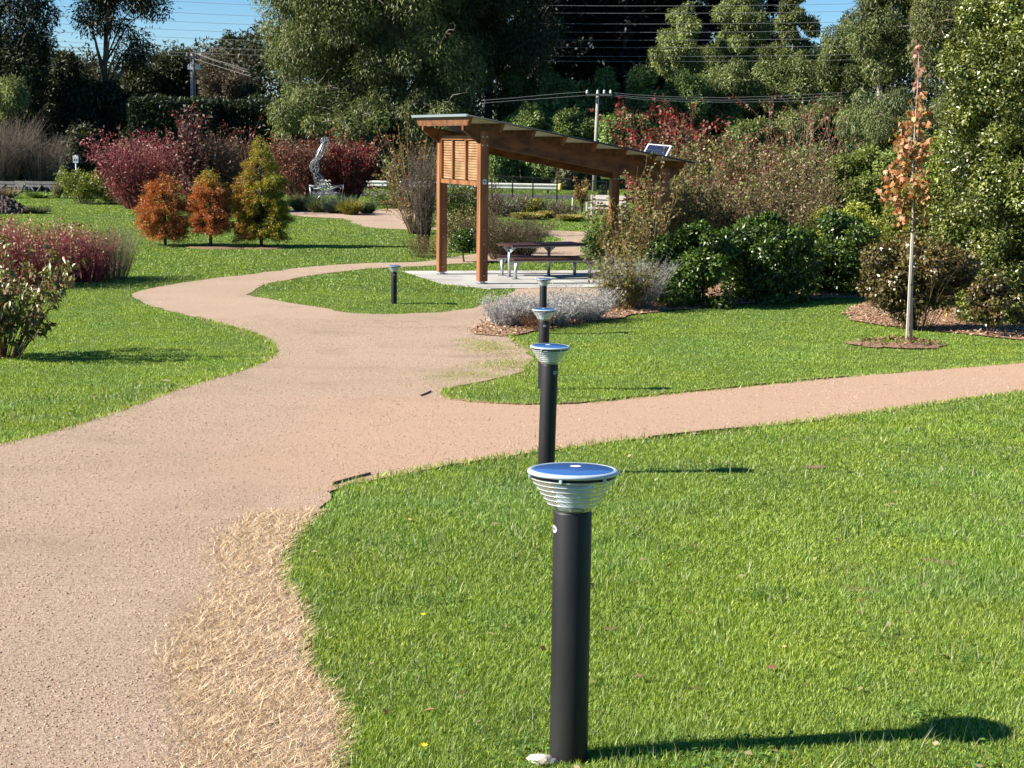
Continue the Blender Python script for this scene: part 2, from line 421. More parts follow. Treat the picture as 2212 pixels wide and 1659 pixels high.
def limbs(base, C, r0, top_frac=.75, k=8, rs=RS, lean=0.):
    """tapered trunk plus limbs to some clump centres, as one MB"""
    mb = MB(); base = Vector(base); cc = np.array(C)
    top = Vector((float(cc[:, 0].mean()), float(cc[:, 1].mean()), base.z + (float(cc[:, 2].max())-base.z)*top_frac))
    pts = []
    for i in range(6):
        t = i/5; p = base.lerp(top, t)
        p += Vector((rs.randn(), rs.randn(), 0))*r0*.5*(t > 0)
        pts.append(p)
    mb.tube(pts, [r0*(1.25 if i == 0 else 1-.8*i/5) for i in range(6)], 9)
    for j in rs.choice(len(cc), min(k, len(cc)), replace=False):
        tgt = Vector(cc[j]); t = np.clip((tgt.z-base.z)/(top.z-base.z+1e-6)-.25, .2, .92)
        i = min(int(t*5), 4); s = pts[i].lerp(pts[i+1], t*5-i)
        m = s.lerp(tgt, .5) + Vector((0, 0, (tgt-s).length*.1)) + Vector((rs.randn(), rs.randn(), rs.randn()))*r0*.4
        rr = r0*(1-.75*t)*.5
        mb.tube([s, m, tgt], [rr, rr*.65, rr*.25], 6)
    return mb

def twig_set(rs, base, n, h, spread, r, K=5, up=1.0, side=2, curve=.25, basew=.12, hv=.35):
    """fan of stems with side shoots: polylines (n*(1+side),K,3) and radii"""
    th = rs.rand(n)*2*math.pi; q = np.sqrt(rs.rand(n))
    dirs = np.stack([np.cos(th)*q*spread, np.sin(th)*q*spread, np.full(n, up)], 1); ln = h*(1-hv*rs.rand(n))
    B = np.array(base) + np.stack([np.cos(th)*q*basew, np.sin(th)*q*basew, np.zeros(n)], 1)
    t = np.linspace(0, 1, K)
    bend = rs.randn(n, 3)*curve*h*np.array([1, 1, .3])
    Pl = B[:, None, :] + dirs[:, None, :]*(ln/up)[:, None, None]*t[None, :, None] + bend[:, None, :]*(t**2)[None, :, None]*.5
    Pl += rs.randn(n, K, 3)*h*.012*t[None, :, None]
    R = r*(1-.75*t)[None, :]*rs.uniform(.7, 1.3, (n, 1))
    allP, allR = [Pl], [R]
    for _ in range(side):
        k = rs.randint(1, K-1, n); st = Pl[np.arange(n), k]
        dv = unit(dirs + rs.randn(n, 3)*.55*np.array([1, 1, .4]))
        l2 = ln*rs.uniform(.2, .45, n)
        P2 = st[:, None, :] + dv[:, None, :]*l2[:, None, None]*t[None, :, None]
        P2 += rs.randn(n, K, 3)*h*.01*t[None, :, None]
        allP.append(P2); allR.append(r*.55*(1-.7*t)[None, :]*np.ones((n, 1)))
    return np.concatenate(allP), np.concatenate(allR)

def build_twigs(name, rs, Pl, R, pal, parent, origin, sides=3, mat='twig'):
    V, Fc = rib_tubes(Pl, R, sides)
    c = pick(rs, pal, len(Pl), .2); c = np.repeat(c, Pl.shape[1]*sides, 0)
    return np_mesh(name, V, Fc, M[mat], parent, c, origin)

# ------------------------------------------------------------------ 2-D regions on the ground
def pip(x, y, poly):
    inside = np.zeros(len(x), bool); px, py = poly[:, 0], poly[:, 1]; j = len(poly)-1
    for i in range(len(poly)):
        c = ((py[i] > y) != (py[j] > y)) & (x < (px[j]-px[i])*(y-py[i])/(py[j]-py[i]+1e-12)+px[i])
        inside ^= c; j = i
    return inside

def gpoly(pts): return np.array([tuple(ground(*p))[:2] for p in pts])

def smooth_poly(P, it=2):
    for _ in range(it):
        Q = np.roll(P, -1, 0); P = np.stack([P*.75+Q*.25, P*.25+Q*.75], 1).reshape(-1, 2)
    return P

def resample(P, rs, k=.02, amp=.006):
    out = []
    for a, b in zip(P, np.roll(P, -1, 0)):
        d = np.linalg.norm(b-a); st = max(.06, k*abs(a[1])); m = max(1, int(d/st))
        for i in range(m):
            p = a+(b-a)*i/m; out.append(p + rs.randn(2)*amp*min(3, max(1, abs(p[1])*.12)))
    return np.array(out)

def drape(name, polys, dz, mat, step=.035, zf=None):
    """flat sheet(s) laid over the terrain inside the polygons"""
    VV, FF = [], []
    for P in polys:
        lo, hi = P.min(0), P.max(0); pts = [Vector(p) for p in P]; ne = len(pts)
        edges = [(i, (i+1) % ne) for i in range(ne)]
        y = lo[1]; inner = []
        while y < hi[1]:
            s = max(.25, step*abs(y)); xs = np.arange(lo[0], hi[0], s) + RS.rand()*s
            inner += [(x, y) for x in xs]; y += s
        if inner:
            I = np.array(inner); I = I[pip(I[:, 0], I[:, 1], P)]; pts += [Vector(p) for p in I]
        r = delaunay_2d_cdt(pts, edges, [], 1, 1e-6)
        v2 = np.array([tuple(v) for v in r[0]])
        z = (gz(v2[:, 0], v2[:, 1]) if zf is None else zf(v2[:, 0], v2[:, 1])) + dz
        b = sum(len(v) for v in VV)
        VV.append(np.column_stack([v2, z])); FF += [[b+i for i in f] for f in r[2] if len(f) == 3]
    o = np_mesh(name, np.concatenate(VV), np.array(FF), mat, smooth=True)
    me = o.data; bm = bmesh.new(); bm.from_mesh(me)
    for f in bm.faces:
        f.normal_update()
        if f.normal.z < 0: f.normal_flip()
    bm.to_mesh(me); bm.free()
    return o

def noise2(x, y, s, seed=0):
    """cheap smooth value noise in [0,1]"""
    r = np.random.RandomState(seed); T = r.rand(64, 64)
    u, v = x/s, y/s; i, j = np.floor(u).astype(int), np.floor(v).astype(int); fu, fv = u-i, v-j
    fu, fv = fu*fu*(3-2*fu), fv*fv*(3-2*fv)
    g = lambda a, b: T[a % 64, b % 64]
    return (g(i, j)*(1-fu)+g(i+1, j)*fu)*(1-fv)+(g(i, j+1)*(1-fu)+g(i+1, j+1)*fu)*fv

# ================================================================== GROUND
ys = np.concatenate([np.arange(-12, 45, .3), np.arange(45, 120, 1.2), np.geomspace(120, 440, 30)])
xs = np.concatenate([-np.geomspace(400, 42, 24), np.arange(-40, 40.1, .5), np.geomspace(42, 400, 24)])
XX, YY = np.meshgrid(xs, ys); ZZ = gz(XX, YY)
nx, ny = len(xs), len(ys); idx = np.arange(nx*ny).reshape(ny, nx)
terrain = np_mesh('ground', np.column_stack([XX.ravel(), YY.ravel(), ZZ.ravel()]),
                  np.stack([idx[:-1, :-1], idx[:-1, 1:], idx[1:, 1:], idx[1:, :-1]], -1).reshape(-1, 4), M['lawn'], smooth=True)
tag(terrain, kind='structure')

def z6(pts): return [((640+x/3.456)/1.1573, (400+y/3.456)/1.1573) for x, y in pts]
def z7(pts): return [((1160+x/3.456)/1.1573, (400+y/3.456)/1.1573) for x, y in pts]

main_px = [(-260, 1020), (0, 962), (150, 925), (280, 880), (390, 838), (520, 803), (585, 775), (594, 752), (565, 726), (487, 704), (400, 681), (362, 671),
           (310, 655), (268, 641), (325, 623), (425, 607.5), (553, 592), (653, 578), (778, 569.4), (863, 567.5), (938, 564.5), (965, 556), (1025, 551),
           (1062, 541), (1112, 531), (1165, 526), (1228, 519), (1195, 513), (1160, 498), (1240, 500), (1330, 504), (1330, 548), (1235, 553), (1160, 561), (1070, 566), (1000, 570), (938, 574.5), (863, 577.5), (838, 579.5), (778, 582), (703, 592), (628, 603), (575, 613),
           (540, 628), (548, 640), (580, 647), (615, 653.5), (690, 664), (740, 675.5), (828, 681), (928, 676), (1003, 671), (1065, 656), (1100, 640), (1108, 624), (1160, 622), (1290, 622), (1330, 640), (1290, 668), (1200, 690),
           (1110, 716), (1095, 727), (1120, 742), (1148, 765), (1140, 795), (1090, 818), (1000, 832), (950, 848), (985, 868), (1100, 876), (1230, 876), (1420, 856), (1600, 838),
           (1800, 818), (2000, 801), (2212, 784), (2500, 760), (2500, 815), (2212, 848), (2000, 876), (1800, 905), (1640, 925), (1480, 941), (1300, 959),
           (1180, 977), (1000, 1002), (850, 1028), (720, 1056), (700, 1100), (630, 1145), (608, 1185), (588, 1250), (632, 1292), (652, 1350), (640, 1420), (682, 1480),
           (722, 1540), (732, 1600), (702, 1680), (700, 1900), (650, 2500), (-700, 2500), (-900, 1500)]
MAIN = smooth_poly(gpoly(main_px), 1)
far_px = z6([(290, 425), (640, 465), (990, 480), (1010, 422), (1400, 425), (1425, 500), (1270, 530), (1300, 568), (1430, 584)]) + [(1160, 498.5), (1165, 503.5)] + z6([(1420, 606), (1000, 592), (860, 560), (800, 512), (560, 500), (310, 482), (250, 450)])
FAR = smooth_poly(gpoly(far_px), 1)
path = drape('gravel_path', [resample(MAIN, RS, .012, .016), resample(FAR, RS, .006, .02)], .010, M['path'])
tag(path, kind='structure')

# concrete slab under the shelter -----------------------------------
SZ = -1.262
sl_l = Vector((.918, .396, 0)); sl_s = Vector((-.396, .918, 0)); FLP = Vector((-.67, 32.85, SZ))
def SL(a, b, z=0.): return FLP + sl_l*a + sl_s*b + Vector((0, 0, z))
slab_pts = []
for px, py in [(868, 585), (955, 613), (1060, 623), (1300, 619.5), (1420, 612), (1420, 583), (1200, 584)]:
    d = ray(px, py); t = (SZ-CZ)/d.z; slab_pts.append((d.x*t, d.y*t))
SLAB = np.array(slab_pts)
mb = MB(); mb.prism([(x, y, SZ-.14) for x, y in SLAB], (0, 0, .14)); slab = mb.build('concrete_slab', M['concrete']); tag(slab, kind='structure')
for a_, b_ in ((SL(-.9, -.75), SL(5.2, -.75)), (SL(2.2, -1.5), SL(2.2, 2.9))):
    d_ = (b_-a_); MB().box((a_+b_)/2+Vector((0, 0, .001)), (d_.length, .014, .004), (d_.normalized(), Vector((-d_.y, d_.x, 0)).normalized(), Vector((0, 0, 1)))).build('control_joint', M['joint'], slab)

# beds --------------------------------------------------------------
bedA = smooth_poly(gpoly([(1002, 722), (1035, 705), (1075, 690), (1110, 665), (1180, 650), (1300, 640), (1420, 620), (1560, 600), (1800, 585), (1960, 585), (1960, 640), (1800, 646), (1640, 655), (1497, 668), (1427, 674), (1302, 692), (1197, 710), (1097, 730)]), 1)
bedB = smooth_poly(gpoly([(1818, 683), (1850, 662), (1900, 640), (2000, 610), (2300, 600), (2500, 660), (2500, 760), (2212, 737), (2100, 726), (1980, 712), (1880, 702)]), 1)
bedC = smooth_poly(gpoly(z6([(285, 420), (300, 380), (700, 330), (960, 380), (1040, 470), (960, 478), (640, 462)])), 1)
def zoom5(pts): return [(x/4., (440+y/3.456)/1.1573) for x, y in pts]
bedD = smooth_poly(gpoly(zoom5([(-700, 900), (-200, 500), (600, 600), (1120, 770), (1010, 830), (860, 880), (600, 915), (300, 1000), (-600, 1100)])), 1)
SAP = ground(1968, 747)
ringm = np.array([(SAP.x-.22+.66*math.cos(a)*(1+.12*math.sin(3*a)), SAP.y-.1+.55*math.sin(a)*(1+.1*math.cos(2*a))) for a in np.linspace(0, 2*math.pi, 28)[:-1]])
BEDS = [bedA, bedB, bedC, bedD, ringm]
mul = drape('bark_mulch', [resample(b, RS, .012, .02) for b in BEDS], .022, M['mulch'])
tag(mul, kind='structure')

# dry verge beside the path ----------------------------------------
DRY = smooth_poly(gpoly([(735, 1052), (690, 1068), (620, 1086), (560, 1118), (510, 1150), (480, 1205), (500, 1250), (470, 1300), (410, 1370), (375, 1420), (385, 1500), (430, 1590), (400, 1700), (370, 1950),
                         (700, 1950), (705, 1680), (737, 1600), (727, 1540), (687, 1480), (646, 1420), (660, 1350), (640, 1292), (596, 1250), (614, 1185), (640, 1150), (708, 1100)]), 1)
MOSS = smooth_poly(gpoly([(1000, 722), (1080, 725), (1130, 745), (1155, 765), (1150, 798), (1090, 822), (1000, 836), (940, 846), (930, 835), (1010, 806), (1050, 775), (1010, 745)]), 1)

# road ----------------------------------------------------------------
ROAD = np.array([(-60, 88.5), (-12, 82.0), (-3, 80.5), (8, 80.0), (40, 81.0), (40, 85.5), (8, 84.6), (-3, 85.0), (-12, 86.6), (-60, 93.5)])
tag(drape('road', [ROAD], .02, M['asphalt']), kind='structure')

# ------------------------------------------------------------------ grass
def sample_ground(rs, n0, y0, y1, pw, marg=.385, pad=1.7):
    """points with density n0*(4/y)^pw per square metre inside the widened view wedge"""
    yy = np.linspace(y0, y1, 400); w = (2*(marg*yy+pad))*n0*(4/yy)**pw
    cum = np.concatenate([[0], np.cumsum((w[1:]+w[:-1])/2*np.diff(yy))]); n = int(cum[-1])
    y = np.interp(rs.rand(n)*cum[-1], cum, yy); x = (rs.rand(n)*2-1)*(marg*y+pad)
    return x, y

def blades(name, rs, x, y, h, w, pal, lean=.55, flat=False, segs=2, label=None, tint=None, mat='grass', clump=0):
    n = len(x); z = gz(x, y)
    th = rs.rand(n)*2*math.pi; ln = np.abs(rs.randn(n))*lean*.7 + .12
    if flat: ln = rs.uniform(1.2, 4., n)
    d = np.stack([np.cos(th)*ln, np.sin(th)*ln, np.ones(n)], 1); d = unit(d)
    th2 = th + math.pi/2 + rs.randn(n)*.6
    s = np.stack([np.cos(th2), np.sin(th2), np.zeros(n)], 1)
    hh = h*rs.uniform(.55, 1.25, n); 
    if clump: hh = hh*(.75+.6*noise2(x, y, clump, 3))
    B = np.stack([x, y, z-.004], 1); hh = hh[:, None]; ww = (w*rs.uniform(.7, 1.3, n))[:, None]
    tip = B + d*hh; tip[:, :2] += d[:, :2]*hh*.35; 
    col = pick(rs, pal, n, .16)
    if tint is not None: col = col*tint[:, None] if tint.ndim == 1 else col*tint
    if segs == 2:
        mid = B + d*hh*.55
        V = np.stack([B-s*ww*.5, B+s*ww*.5, mid-s*ww*.42, mid+s*ww*.42, tip], 1).reshape(-1, 3)
        k = np.arange(n)[:, None]*5
        Fc = np.concatenate([k+[0, 1, 3], k+[0, 3, 2], k+[2, 3, 4]])
        C = np.repeat(col, 5, 0)
    else:
        V = np.stack([B-s*ww*.5, B+s*ww*.5, tip], 1).reshape(-1, 3); Fc = np.arange(n*3).reshape(n, 3); C = np.repeat(col, 3, 0)
    o = np_mesh(name, V, Fc, M[mat], None, np.clip(C, .003, .9))
    tag(o, label, None, None, 'stuff')
    return o

NOGRASS = [MAIN, FAR, SLAB, ROAD] + BEDS
GP = [A(162, 187, 70, .88), A(144, 175, 62, .86), A(122, 158, 52, .8), A(192, 210, 110, .92), A(104, 138, 44, .72), A(175, 197, 84, .9)]
GPF = [A(154, 179, 78, .82), A(136, 168, 68, .8), A(172, 190, 100, .84), A(112, 144, 56, .72)]
STRAW = [A(236, 208, 164, .8), A(220, 186, 142, .76), A(244, 224, 188, .84), A(190, 150, 110, .68)]

BARE = []
for px_, py_, r_ in ((2032, 1216, .07), (1862, 1276, .06), (1995, 1252, .04), (2085, 1228, .03), (1500, 1180, .03), (1760, 1010, .08), (1320, 1360, .025)):
    p_ = ground(px_, py_); a_ = np.linspace(0, 6.2832, 15)[:-1]; q_ = 1+.3*np.sin(2*a_+px_)+.15*RS.randn(14); BARE.append(np.stack([p_.x+r_*q_*np.cos(a_), p_.y+r_*1.3*q_*np.sin(a_)], 1))
tag(drape('bare_ground', BARE, .006, M['drysoil']), kind='structure')
def not_in(x, y, polys):
    k = np.ones(len(x), bool)
    for P in polys: k &= ~pip(x, y, P)
    return k

def lawn(name, label, rs, n0, y0, y1, pw, h, wfun, segs, pal):
    x, y = sample_ground(rs, n0, y0, y1, pw)
    jx, jy = x + rs.randn(len(x))*.006*np.sqrt(y), y + rs.randn(len(x))*.012*np.sqrt(y)   # ragged edge
    k = not_in(jx, jy, NOGRASS)
    dry = pip(jx, jy, DRY); k &= ~(dry & (rs.rand(len(x)) < .985))
    k &= ~((rs.rand(len(x)) < .4) & pip(x-.02+rs.randn(len(x))*.025, y, DRY))
    x, y = x[k], y[k]
    big = noise2(x, y, 1.3, 1)*.6 + noise2(x, y, .35, 2)*.4
    t = np.stack([.86+.3*big, .84+.26*big, .8+.3*noise2(x, y, .8, 9)], 1)
    cool = (noise2(x, y, .55, 21)+.16*rs.randn(len(x)) > .8)[:, None]                               # bluish coarse clumps
    t = np.where(cool, t*np.array([.9, 1.0, 1.3]), t)
    k2 = not_in(x+rs.randn(len(x))*.015, y+rs.randn(len(x))*.02, BARE) | (rs.rand(len(x)) < .22); x, y, t, cool = x[k2], y[k2], t[k2], cool[k2]
    yel = np.clip((noise2(x, y, .7, 51)-.55)*2.2, 0, 1)[:, None]*.5; t = t*(1-yel)+t*yel*np.array([1.25, 1.06, .9])
    hh = h*(1+.7*(noise2(x, y, .45, 5)-.4)) * np.where(cool[:, 0], 1.35, 1.)
    o = blades(name, rs, x, y, hh, wfun(y), pal, 1.15, segs=segs, label=label, tint=t)
    return o

lawn('lawn_grass', 'short bright green mown grass around the nearest bollard', np.random.RandomState(1), 40000, 3.3, 9.5, 1.35, .024, lambda y: .0023*(y/4)**.75, 2, GP)
lawn('lawn_grass', 'green mown grass on the lawns between the paths', np.random.RandomState(2), 34000, 9.5, 31, 1.5, .023, lambda y: .0028*(y/4)**.87, 1, GP)
lawn('lawn_grass', 'paler green grass on the far lawns up to the road', np.random.RandomState(3), 19000, 31, 105, 1.55, .034, lambda y: .0040*(y/4)**.9, 1, GPF)

# longer stray blades and pale dead ones in the near lawn
rs = np.random.RandomState(4)
x, y = sample_ground(rs, 900, 3.4, 16, 1.2); k = not_in(x, y, NOGRASS+[DRY]) & (rs.rand(len(x)) < .15+.9*(noise2(x, y, .38, 81) > .62)); x, y = x[k], y[k]
blades('long_grass', rs, x, y, .07, .0032*(y/4)**.7, [A(120, 166, 66, .6), A(168, 186, 110, .62), A(90, 138, 50, .6), A(206, 202, 150, .62)], .7, label='longer stray grass blades standing up out of the near lawn')
rs = np.random.RandomState(44); x, y = sample_ground(rs, 11, 3.5, 30, .9); k = not_in(x, y, NOGRASS); x, y = x[k], y[k]; n = len(x)
V, Fc = leaf_quads(np.stack([x, y, gz(x, y)+.024], 1), rs.randn(n, 3)*np.array([1, 1, .25]), rs.randn(n, 3)*.4+np.array([0, 0, 1]), rs.uniform(.018, .05, n), rs.uniform(.012, .03, n), .1)
tag(np_mesh('leaf_litter', V, Fc, M['leaf'], None, np.repeat(pick(rs, [A(190, 160, 110, .66), A(150, 112, 70, .62), A(214, 196, 150, .7), A(120, 130, 60, .62)], n), 4, 0)), 'small dry leaves and crumbs lying in the lawns', kind='stuff')
rs = np.random.RandomState(45); c = rs.rand(70, 2); cy_ = 3.6+c[:, 1]**1.4*15; cx_ = (c[:, 0]*2-1)*.37*cy_; i = rs.randint(0, 70, 3800)
x, y = cx_[i]+rs.randn(3800)*.07, cy_[i]+rs.randn(3800)*.09; k = not_in(x, y, NOGRASS+[DRY]); x, y = x[k], y[k]; n = len(x)
V, Fc = leaf_quads(np.stack([x, y, gz(x, y)+.016+.012*rs.rand(n)], 1), rs.randn(n, 3)*np.array([1, 1, .2]), rs.randn(n, 3)*.3+np.array([0, 0, 1]), rs.uniform(.012, .024, n), rs.uniform(.010, .018, n), .05, .55)
tag(np_mesh('clover_leaves', V, Fc, M['grass'], None, np.repeat(pick(rs, [A(104, 146, 62, .74), A(126, 164, 78, .76), A(86, 126, 54, .7)], n), 4, 0)), 'flat clover and weed leaves scattered through the near lawn', kind='stuff')
# fringe leaning over the path edges
fr = []
for P, (ya, yb) in ((MAIN, (3.4, 26)),):
    Q = resample(P, np.random.RandomState(9), .004, .0); Q = Q[(Q[:, 1] > ya) & (Q[:, 1] < yb)]
    Q = np.repeat(Q, 18, 0) + np.random.RandomState(8).randn(len(Q)*18, 2)*.04
    fr.append(Q)
fr = np.concatenate(fr); k = np.abs(fr[:, 0]) < fr[:, 1]*.385+.6; k &= not_in(fr[:, 0], fr[:, 1], [DRY, MOSS]); fr = fr[k]
rs = np.random.RandomState(6)
blades('edge_grass', rs, fr[:, 0], fr[:, 1], .05, .0034*(fr[:, 1]/4)**.75, GP[:4]+[A(190, 176, 110, .6)], .9, label='ragged grass fringe leaning over the path edges', segs=2)
# straw-coloured dead fringe along edges farther on
rs = np.random.RandomState(7); k = rs.rand(len(fr)) < .35; f2 = fr[k]+rs.randn(k.sum(), 2)*.05
far_edge = []
Q = resample(MAIN, np.random.RandomState(19), .002, 0.); Q = Q[(Q[:, 1] > 11) & (Q[:, 1] < 36)]; Q = np.repeat(Q, 26, 0); r20 = np.random.RandomState(20); Q = Q + r20.randn(*Q.shape)*np.array([.10, .13]); Q = Q[r20.rand(len(Q)) < noise2(Q[:, 0], Q[:, 1], .9, 71)**1.5*1.3]
f2 = np.concatenate([f2, Q]); f2 = f2[np.abs(f2[:, 0]) < f2[:, 1]*.385+.6]; f2 = f2[not_in(f2[:, 0], f2[:, 1], [SLAB])]
blades('dry_grass', rs, f2[:, 0], f2[:, 1], .035, .0034*(f2[:, 1]/4)**.8, STRAW, .9, flat=True, segs=1, label='dead straw coloured grass along the path edges', mat='straw')
# the dead patch
rs = np.random.RandomState(12); x, y = sample_ground(rs, 78000, 3.3, 8.5, 1.3)
k = (pip(x-.01, y, DRY) | pip(x+np.abs(rs.randn(len(x)))*.06, y+rs.randn(len(x))*.04, DRY)) & (rs.rand(len(x)) < .3+.75*noise2(x, y, .16, 31)); x, y = x[k], y[k]
n = len(x); up = rs.rand(n) < .18
blades('dry_grass', rs, x[up], y[up], .028, .003*(y[up]/4)**.7, STRAW, 1.3, label='dead straw coloured grass patch beside the near path', mat='straw')
blades('dry_grass', rs, x[~up], y[~up], .056, .0033*(y[~up]/4)**.7, STRAW, flat=True, label='flattened dead straw lying over the gravel', mat='straw')
# thin mossy turf at the path junction
rs = np.random.RandomState(13); x, y = sample_ground(rs, 60000, 12, 23, 1.5); k = pip(x+rs.randn(len(x))*.2, y+rs.randn(len(x))*.35, MOSS) & (rs.rand(len(x)) < .05+1.0*noise2(x, y, .42, 8)**1.5); x, y = x[k], y[k]
blades('thin_turf', rs, x, y, .034, .0036*(y/4)**.85, [A(186, 192, 96, .78), A(158, 178, 76, .76), A(222, 206, 146, .78), A(134, 166, 62, .74)], .9, segs=1, label='thin yellowish turf where the two paths meet')
rs = np.random.RandomState(14); x, y = sample_ground(rs, 14000, 4, 7.2, 1.3)
k = pip(x, y, smooth_poly(gpoly([(500, 1110), (600, 1080), (720, 1050), (715, 1100), (640, 1140), (560, 1150)]), 1)); x, y = x[k], y[k]
blades('thin_turf', rs, x, y, .028, .003, [A(150, 160, 80, .6), A(170, 160, 100, .6)], .9, segs=1, label='thin green turf creeping onto the gravel by the edging strip')

# loose gravel ---------------------------------------------------------
rs = np.random.RandomState(15); x, y = sample_ground(rs, 11000, 3.3, 26, 1.6); k = pip(x, y, MAIN) & (rs.rand(len(x)) < .35+.65*noise2(x, y, .8, 61)); x, y = x[k], y[k]; n = len(x)
s = np.minimum(rs.gamma(1.5, .0008, n)+.0009, .0048)*(y/4)**.45; z = gz(x, y)+.010+s*.25
O = np.array([(1, 0, 0), (-1, 0, 0), (0, 1, 0), (0, -1, 0), (0, 0, 1), (0, 0, -1)], float)
OF = np.array([(0, 2, 4), (2, 1, 4), (1, 3, 4), (3, 0, 4), (2, 0, 5), (1, 2, 5), (3, 1, 5), (0, 3, 5)])
th = rs.rand(n)*6.28; ca, sa = np.cos(th), np.sin(th)
V = O[None]*s[:, None, None]*rs.uniform(.6, 1.4, (n, 1, 3)); V[:, :, 2] *= .7
V = np.stack([V[..., 0]*ca[:, None]-V[..., 1]*sa[:, None], V[..., 0]*sa[:, None]+V[..., 1]*ca[:, None], V[..., 2]], -1) + np.stack([x, y, z], 1)[:, None, :]
Fc = (np.arange(n)[:, None, None]*6+OF[None]).reshape(-1, 3)
pc = pick(rs, [A(208, 176, 148, .76), A(190, 158, 132, .74), A(232, 206, 180, .8), A(160, 130, 110, .7), A(220, 188, 160, .78)], n, .12)
tag(np_mesh('loose_gravel', V.reshape(-1, 3), Fc, M['chip'], None, np.repeat(pc, 6, 0)), 'loose pinkish gravel grains on the path', kind='stuff')

# bark chips -------------------------------------------------------------
rs = np.random.RandomState(16); cx, cy = [], []
for b, dn in ((bedA, 330), (bedB, 380), (bedD, 90), (bedC, 40), (ringm, 520)):
    lo, hi = b.min(0)-.1, b.max(0)+.1; n = int(np.prod(hi-lo)*dn); xx, yy = lo[0]+rs.rand(n)*(hi-lo)[0], lo[1]+rs.rand(n)*(hi-lo)[1]
    k = pip(xx+rs.randn(n)*.06, yy+rs.randn(n)*.06, b) & (np.abs(xx) < yy*.38+.6) & (yy > 15); cx.append(xx[k]); cy.append(yy[k])
x, y = np.concatenate(cx), np.concatenate(cy); n = len(x); z = gz(x, y)+.024+rs.rand(n)*.025
dring = np.hypot(x-SAP.x+.2, y-SAP.y+.1); z = z+np.clip(.1*(1-dring/.75), 0, 1)
ax = unit(rs.randn(n, 3)*np.array([1, 1, .35])); V, Fc = leaf_quads(np.stack([x, y, z], 1), ax, rs.randn(n, 3)*.5+np.array([0, 0, 1]), rs.uniform(.03, .1, n), rs.uniform(.012, .035, n), .04, .5)
pc = pick(rs, [A(222, 184, 150, .64), A(184, 140, 108, .62), A(236, 204, 170, .66), A(136, 98, 74, .6), A(204, 162, 128, .64)], n, .15)
pc[dring < .72] *= np.array([.55, .5, .46])
tag(np_mesh('wood_chips', V, Fc, M['chip'], None, np.repeat(pc, 4, 0)), 'brown bark chips scattered on the planting beds', kind='stuff')
# ================================================================== BOLLARD LIGHTS
HB = .83
def make_bollard():
    t = thing('bollard_light', (0, 0, 0), 'x', 'bollard light', 'solar bollard lights along the path')
    p = MB(); p.lathe([(.0555, -.2), (.0565, 0), (.0565, .700), (.0545, .708), (.03, .7085)], 40); p.build('pole', M['black'], t)
    ln = MB()                                                      # ribbed clear cone
    prof = [(.054, .706), (.060, .712)]
    nb = 6; z0, z1, r0, r1 = .716, .806, .063, .123
    for i in range(nb):
        a, b = i/nb, (i+1)/nb
        prof += [(r0+(r1-r0)*a, z0+(z1-z0)*a), (r0+(r1-r0)*b-.0008, z0+(z1-z0)*b-.002), (r0+(r1-r0)*b+.0008, z0+(z1-z0)*b-.001)]
    prof += [(r1+.001, z1)]
    ln.lathe(prof, 56); lno = ln.build('lens', M['clear'], t)
    for i in range(nb):
        b = (i+1)/nb; rr, zz = r0+(r1-r0)*b+.0012, z0+(z1-z0)*b-.002
        rb = MB(); rb.lathe([(rr+.0013*math.cos(q), zz+.0013*math.sin(q)) for q in np.linspace(0, 2*math.pi, 9)], 56); rb.build('lens_rib', M['rib'], lno)
    rf = MB(); rf.lathe([(.042, .7095), (.044, .715), (.055, .76), (.066, .803), (.0, .804)], 40); rf.build('reflector', M['reflector'], t)
    sm = MB(); sm.box((-.004, -.0545, .752), (.006, .006, .07), (Vector((1, 0, 0)), Vector((0, .92, -.38)), Vector((0, -.38, .92)))); sm.build('led_strip', M['rim'], t)
    gk = MB(); gk.lathe([(.1205, .806), (.1215, .8065), (.1215, .8135), (.1205, .814)], 56); gk.build('gasket', M['black'], t)
    rm = MB(); rm.lathe([(.119, .814), (.128, .8148), (.1335, .818), (.1345, .822), (.132, .8265), (.124, .829), (.119, .8285), (.1175, .8275)], 64)
    rmo = rm.build('lid_rim', M['rim'], t)
    for k in range(6):
        a = math.radians(-98+60*k); r_ = Vector((math.cos(a), math.sin(a), 0)); tg = Vector((-r_.y, r_.x, 0))
        c = MB(); c.box(r_*.128+Vector((0, 0, .812)), (.010, .008, .018), (r_.cross(Vector((0, 0, 1))), r_, Vector((0, 0, 1))), .002); c.build('clip', M['rim'], rmo)
    pr = [(.1175, .8275)]+[(.1175*math.cos(q), .8275+.006*math.sin(q)) for q in np.linspace(.1, math.pi/2-.001, 9)]
    cl = MB(); cl.lathe(pr, 64); cl.build('solar_cell', M['cellblue'], t)
    dt = MB(); dt.disc(.0165, .8345, 24, (-.012, .012)); dt.build('centre_disc', M['white'], t)
    bd = MB()                                                      # oval badge wrapped on the pole
    vs, fs = [], []; n = 20; R = .0574
    def q(u, v): a = math.radians(-90)+u/R; return (R*math.cos(a), R*math.sin(a), .655+v)
    vs = [q(0, 0)]+[q(.017*math.cos(6.2832*k/n), .0115*math.sin(6.2832*k/n)) for k in range(n)]
    bd.add(vs, [(0, 1+k, 1+(k+1) % n) for k in range(n)]); bo = bd.build('badge', M['badge'], t)
    R = .0578
    mk = MB(); mk.add([q(-.008, -.004), q(.008, -.004), q(.008, .004), q(-.008, .004)], [(0, 1, 2, 3)]); mk.build('badge_mark', M['oldwood'], bo)
    return t
b0 = make_bollard()
